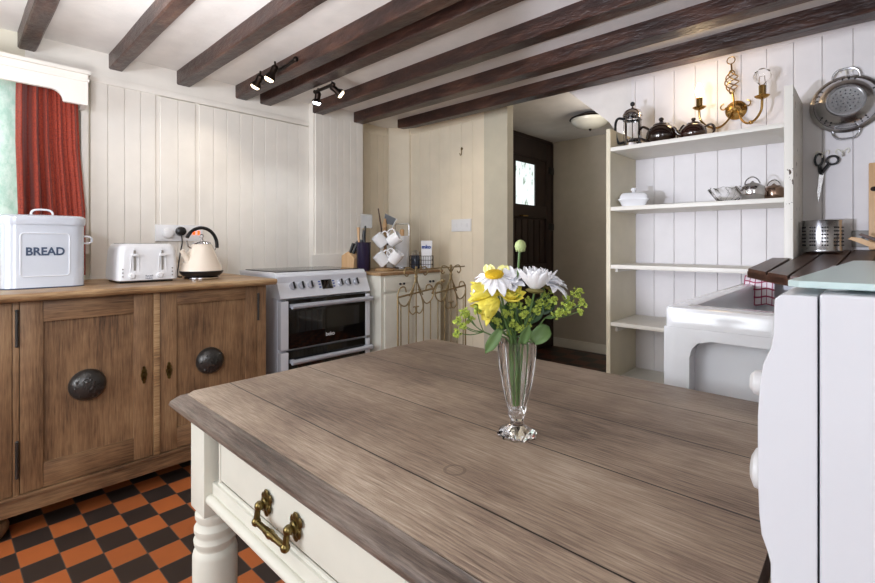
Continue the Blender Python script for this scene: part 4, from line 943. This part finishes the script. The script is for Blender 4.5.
obj('bead_rail', MB().box(-0.965, AY-0.003, 0.529, -0.15, AY+0.035, 0.572, 0.003).tube([(-0.963, AY-0.006, 0.539), (-0.15, AY-0.006, 0.539)], 0.010, 12), M_tpaint, tb)
dw = obj('drawer', MB().box(-0.935, AY+0.003, 0.582, -0.40, AY+0.03, TZ-0.036, 0.002), M_tpaint, tb)
obj('drawer_bead', MB().tube([(-0.945, AY+0.005, 0.574), (-0.39, AY+0.005, 0.574)], 0.004, 8).tube([(-0.395, AY+0.005, 0.574), (-0.395, AY+0.005, 0.71)], 0.004, 8).tube([(-0.940, AY+0.005, 0.574), (-0.940, AY+0.005, 0.71)], 0.004, 8), M_tpaint, tb)
# bail handle
HZ, xa, xb = 0.616, -0.738, -0.643
HD = None
for x in (xa, xb):
    hn = MB()
    for k in range(6):
        a = 2*PI*k/6; rr = 0.012 if k % 3 else 0.017
        hn.ball((x+0.75*rr*math.cos(a+0.5), AY-0.001, HZ+rr*math.sin(a+0.5)*1.2), 0.0085, 10, (1, 0.35, 1))
    hn.lathe([(0.012, 0.002), (0.010, -0.006), (0.006, -0.008), (0.006, -0.014)], (x, AY, HZ), 16, 'y'); hn.ball((x, AY-0.013, HZ), 0.008, 12)
    if HD is None: HD = obj('drawer_handle', hn, M_abrass, dw); HD['label'] = 'aged brass drop handle with two leaf roses'
    else: obj('handle_rose', hn, M_abrass, HD)
bl_ = MB(); dz_ = 0.024
for x in (xa, xb): bl_.tube([(x, AY-0.015, HZ), (x, AY-0.018, HZ-dz_)], [0.0045, 0.0055], 10); bl_.ball((x, AY-0.018, HZ-dz_), 0.0078, 12)
L_ = xb-xa
bl_.tube([(xa+L_*q, AY-0.018, HZ-dz_) for q in (0, 0.3, 0.36, 0.4, 0.46, 0.5, 0.54, 0.6, 0.64, 0.7, 1)], [0.0045, 0.005, 0.006, 0.0055, 0.007, 0.0075, 0.007, 0.0055, 0.006, 0.005, 0.0045], 12)
obj('bail', bl_, M_abrass, HD)
def leg(x, y):
    l = MB(); q = 0.036
    l.box(x-q, y-q, 0.503, x+q, y+q, TZ-0.031, 0.003)
    prof = [(0.024, 0.0), (0.028, 0.03), (0.033, 0.06), (0.028, 0.075), (0.026, 0.08), (0.033, 0.12), (0.040, 0.25), (0.043, 0.36), (0.043, 0.410), (0.041, 0.418), (0.036, 0.424), (0.036, 0.428), (0.040, 0.434), (0.041, 0.442), (0.037, 0.449), (0.037, 0.453), (0.040, 0.459), (0.040, 0.467), (0.035, 0.474), (0.034, 0.479), (0.038, 0.487), (0.038, 0.496), (0.032, 0.504)]
    l.lathe(prof, (x, y, 0), 36)
    return obj('leg', l, M_tpaint, tb)
for x, y in ((-0.999, 0.383), (-0.999, 1.015), (-0.115, 0.383), (-0.115, 1.015)): leg(x, y)

# ================================================================== VASE AND FLOWERS
VX, VY, VZ = -0.412, 0.622, TZ+0.0005
YAW = math.radians(43.3)
vs = thing('glass_vase', 'footed cut crystal vase of flowers standing on the table', 'vase', (VX, VY, VZ), YAW)
m = MB(); n = 40; rings = []
def vr(r, z, fl): return [((r*(1+fl*math.cos(10*2*PI*i/n)))*math.cos(2*PI*i/n), (r*(1+fl*math.cos(10*2*PI*i/n)))*math.sin(2*PI*i/n), z) for i in range(n)]
P = [(0.012, 0.0, 0), (0.0295, 0.0, 0.05), (0.0305, 0.003, 0.05), (0.026, 0.008, 0.05), (0.017, 0.013, 0.03), (0.011, 0.017, 0), (0.010, 0.024, 0), (0.0125, 0.029, 0.03), (0.0135, 0.040, 0.05), (0.0180, 0.060, 0.05), (0.0225, 0.080, 0.05), (0.0275, 0.110, 0.05), (0.0295, 0.132, 0.05), (0.0295, 0.145, 0.05), (0.0292, 0.150, 0.04), (0.0272, 0.150, 0.02), (0.0262, 0.143, 0), (0.0250, 0.110, 0), (0.0195, 0.080, 0), (0.0150, 0.060, 0), (0.0105, 0.042, 0), (0.001, 0.040, 0)]
m.loft([vr(*p) for p in P]); obj('glass_body', m, M_crystal, vs, angle=15)
def petal(mb, base, direc, up, L, W, curl=0.3, cup=0.2, n=6, w=4, tip=0.35, th=0.0):
    """one tapering petal, curling towards up"""
    d = Vector(direc).normalized(); u = Vector(up); u = (u-d*u.dot(d)).normalized(); s = d.cross(u)
    grid = []; pos = Vector(base); ang = 0
    for i in range(n+1):
        t = i/n; wd = W*(math.sin(PI*min(1, (t*0.82+0.12)))**0.8)*(1 if t < 0.8 else 1-(t-0.8)/0.2*(1-tip))
        dd = d*math.cos(ang)+u*math.sin(ang); nn = -d*math.sin(ang)+u*math.cos(ang)
        grid.append([mb.V(pos + s*wd*0.5*q + nn*(abs(q)**2*cup*wd)) for q in [(-1+2*k/w) for k in range(w+1)]])
        pos = pos + dd*(L/n); ang += curl/n
    for a, b in zip(grid, grid[1:]):
        for k in range(w): mb.face([a[k], a[k+1], b[k+1], b[k]])
def flower_obj(name, mb, mat, par):
    o = obj(name, mb, mat, par, angle=180); s = o.modifiers.new('t', 'SOLIDIFY'); s.thickness = 0.0005; return o
def px(u, v, d=0.0): return Vector(((u-517)*0.0016, d, 0.305-(v-243.6)*0.0016))
def FT(name, label, cat='flower', group=None):
    return thing(name, label, cat, (VX, VY, VZ), YAW, group)
def stem(par, head, k=0, r=0.0014, bend=0.0, mat=None):
    rnd = random.Random(k); fx, fy = rnd.uniform(-0.006, 0.006), rnd.uniform(-0.005, 0.005)
    pts = [Vector((fx*0.7, fy*0.7, 0.047)), Vector((fx*1.4, fy*1.4, 0.10)), Vector((head.x*0.25+fx, head.y*0.25+fy, 0.15)), Vector((head.x*0.7+bend, head.y*0.7, 0.15+(head.z-0.15)*0.55)), Vector(head)]
    obj('stem', MB().tube(smooth(pts, 4), r, 7), mat or M_stem, par)
# bud on a tall stem
f = FT('flower_bud', 'tall closed pale green bud rising above the bouquet', 'flower bud')
stem(f, px(519.5, 251, 0.0), 1, 0.0019, -0.003)
b = MB(); b.lathe([(0.002, 0), (0.007, 0.003), (0.0095, 0.009), (0.008, 0.015), (0.004, 0.019), (0.001, 0.020)], px(520.5, 252.5, 0.0), 14)
for k in range(9):
    a = 2*PI*k/9; petal(b, px(520.5, 252.5)+Vector((0.007*math.cos(a), 0.007*math.sin(a), 0.001)), (0.3*math.cos(a), 0.3*math.sin(a), 1), (-math.cos(a), -math.sin(a), 0.2), 0.016, 0.006, 0.7, 0.2)
flower_obj('bud_head', b, M_bud, f)
# white daisy with a golden centre, upper left
f = FT('daisy', 'white daisy with a golden centre at the upper left of the bouquet')
c = px(494, 275, -0.004); ax = Vector((-0.10, -0.28, 1)).normalized(); e1 = Vector((1, 0, 0.1)).normalized(); e2 = ax.cross(e1).normalized()
stem(f, c - ax*0.004, 2, 0.0016)
m = MB()
for k in range(13):
    a = 2*PI*k/13+0.1; dv = e1*math.cos(a)+e2*math.sin(a)
    petal(m, c+dv*0.009-ax*0.002, dv - ax*(0.30 if dv.y < 0.2 else 0.05), ax, 0.034+0.004*math.sin(k*2.1), 0.016, -0.7, 0.12)
flower_obj('petals', m, M_wpet, f)
m = MB(); rt = ax.to_track_quat('Z', 'Y').to_matrix().to_4x4(); mm = MB(Matrix.Translation(c) @ rt); mm.lathe([(0.014, -0.002), (0.0155, 0.001), (0.013, 0.005), (0.007, 0.007), (0.001, 0.0065)], seg=24)
for k in range(60):
    r = 0.0145*math.sqrt(k/60); a = k*2.4; mm.ball((r*math.cos(a), r*math.sin(a), 0.0065-(r/0.0155)**2*0.004), 0.0014, 6)
obj('centre', mm, M_disc, f)
m = MB()
for dx in (-9, -3, 14, 20):
    petal(m, px(494+dx*0.5, 275, 0.010), (dx*0.02, 0.5, 0.65), (0, -1, 0.3), 0.018, 0.014, 0.5, 0.2)
flower_obj('back_petals', m, M_cpet, f)
# large white flower, side on
def sideflower(label, cen, axis, n, L, Wd, curl, mat, spread, k, calyx=True, name='white_flower', lift=0.0):
    f = FT(name, label); ax = Vector(axis).normalized(); e1 = ax.orthogonal().normalized(); e2 = ax.cross(e1)
    stem(f, cen, k, 0.0018)
    m = MB(); rnd = random.Random(k)
    for ring, (nn, sp, ll) in enumerate(((n, spread, L), (max(5, n-3), spread*0.6, L*0.85), (max(4, n//2), spread*0.3, L*0.65))):
        for j in range(nn):
            a = 2*PI*(j+ring*0.5)/nn+rnd.uniform(-0.1, 0.1); dv = e1*math.cos(a)+e2*math.sin(a)
            petal(m, cen+dv*0.004+ax*0.001*ring, dv*sp+ax*(1.0-sp*0.45), ax, ll*rnd.uniform(0.9, 1.08), Wd, curl*rnd.uniform(0.7, 1.3), 0.22)
    flower_obj('petals', m, mat, f)
    if calyx: obj('calyx', MB(Matrix.Translation(cen-ax*0.003) @ ax.to_track_quat('Z', 'Y').to_matrix().to_4x4()).lathe([(0.002, -0.003), (0.011, -0.001), (0.015, 0.002), (0.010, 0.005)], seg=20), paint('brown_calyx%d' % k, '#7d7440', 0.7, 0.1, 0.2), f)
    return f
sideflower('largest white flower at the centre right of the bouquet, seen from the side', px(533, 289, -0.014), (0.05, -0.05, 1), 15, 0.041, 0.018, 0.45, M_wpet, 0.80, 3)
sideflower('white flower with drooping petals at the right of the bouquet', px(546, 285, 0.006), (0.45, -0.1, 0.8), 15, 0.038, 0.017, -0.9, M_wpet, 1.15, 4)
sideflower('small white flower behind the daisy in the centre of the bouquet', px(510, 283, 0.006), (-0.1, -0.5, 0.8), 11, 0.030, 0.015, -0.3, M_wpet, 1.2, 5)
sideflower('yellow flower opening to the left below the daisy', px(500, 291, -0.006), (-1, -0.12, 0.0), 9, 0.050, 0.026, 0.15, M_ypet, 0.30, 6, False, 'yellow_tulip')
sideflower('yellow flower drooping downwards at the left of the bouquet', px(497, 298, -0.014), (-0.78, -0.25, -0.60), 8, 0.042, 0.028, 0.0, M_ypet, 0.38, 7, False, 'yellow_tulip')
sideflower('yellow flower in the middle between the daisy and the white flower', px(508, 300, -0.004), (0.15, -0.5, 0.7), 9, 0.028, 0.018, 0.2, M_ypet, 0.75, 8, False, 'yellow_tulip')
# lime green sprigs
def sprig(label, stemto, clusters, k):
    f = FT('lime_green_sprig', label, 'flower sprig'); rnd = random.Random(k); root = px(*stemto)
    stem(f, root, k, 0.0012)
    br_ = MB(); fl = MB()
    for u, v, r in clusters:
        c = px(u, v, rnd.uniform(-0.016, 0.008)); br_.tube(smooth([root, (root+c)/2+Vector((0, 0, -0.004)), c], 4), 0.0008, 5)
        for q in range(int(16*r/5)+6):
            o_ = Vector((rnd.gauss(0, 1), rnd.gauss(0, 0.7), rnd.gauss(0, 1))).normalized()*rnd.uniform(0.3, 1.15)*r*0.0016
            p = c+o_; ad = Vector((rnd.uniform(-1, 1), rnd.uniform(-1, 0.2), rnd.uniform(-0.3, 1))).normalized()
            fl.ball(p, 0.0010, 6); s1 = ad.orthogonal().normalized(); s2 = ad.cross(s1)
            for w in range(5):
                a = 2*PI*w/5; petal(fl, p, (s1*math.cos(a)+s2*math.sin(a))+ad*0.4, ad, 0.0036, 0.0026, 0.3, 0.1, 2, 2)
            br_.tube([c, p], 0.0005, 4)
    obj('branches', br_, M_stem, f); flower_obj('florets', fl, M_lime, f)
sprig('lime green sprig reaching out furthest to the left of the bouquet', (484, 332), [(458, 321, 4), (464, 312, 5), (470, 318, 5), (457, 331, 4), (476, 308, 4), (463, 326, 3)], 11)
sprig('lime green sprig reaching out furthest to the right of the bouquet', (545, 318), [(576, 293, 5), (580, 302, 4), (571, 305, 5), (562, 308, 5), (556, 313, 5), (577, 310, 3), (568, 299, 3)], 12)
sprig('lime green sprig in front of the yellow flowers', (503, 332), [(497, 320, 4), (504, 312, 4), (500, 328, 4), (512, 322, 4), (509, 333, 3)], 13)
sprig('lime green sprig in the middle below the largest white flower', (524, 330), [(523, 312, 5), (530, 318, 5), (518, 306, 4), (511, 304, 4), (527, 301, 4), (508, 314, 4), (528, 327, 4), (519, 328, 4), (535, 310, 4), (517, 296, 4)], 14)
sprig('lime green sprig tucked between the white flowers', (538, 308), [(545, 296, 4), (552, 300, 4), (540, 303, 4), (551, 291, 3), (547, 306, 4)], 15)
# leaves
def leafobj(label, base, tipd, L, W, curl, mat, k, up=(0, -1, 0.3)):
    f = FT('leaf', label, 'leaf'); m = MB(); petal(m, base, tipd, up, L, W, curl, 0.25, 8, 4, 0.15)
    o = flower_obj('leaf_blade', m, mat, f); stem(f, base, k, 0.0013)
leafobj('narrow mid green leaf hanging at the left rim of the vase', px(500, 328, -0.010), (-0.5, -0.1, -0.75), 0.046, 0.018, -0.3, M_leaf2, 21)
leafobj('broad wavy pale green leaf at the right rim of the vase', px(531, 341, -0.008), (0.8, -0.1, 0.75), 0.040, 0.026, -0.9, M_leaf2, 22)
leafobj('dark green leaf in the middle right of the bouquet', px(526, 322, 0.004), (0.6, 0, 0.75), 0.045, 0.03, 0.5, M_leaf, 23)
leafobj('dark green leaf behind the white flowers at right', px(534, 312, 0.016), (0.8, 0.1, 0.3), 0.045, 0.03, 0.4, M_leaf, 24)
leafobj('dark green leaf deep in the centre of the bouquet', px(510, 330, 0.006), (0.0, 0, 1), 0.05, 0.03, 0.2, M_leaf, 25)
leafobj('dark green leaf low in the bouquet at left', px(502, 332, 0.004), (-0.5, 0.1, 0.9), 0.045, 0.026, 0.4, M_leaf, 26)
leafobj('dark green leaf behind the middle sprig of the bouquet', px(518, 326, 0.010), (-0.2, 0.1, 1), 0.045, 0.03, 0.2, M_leaf, 28)
leafobj('small green leaf just above the middle of the vase rim', px(521, 342, -0.012), (0.25, -0.2, 0.9), 0.036, 0.016, 0.4, M_leaf2, 27)
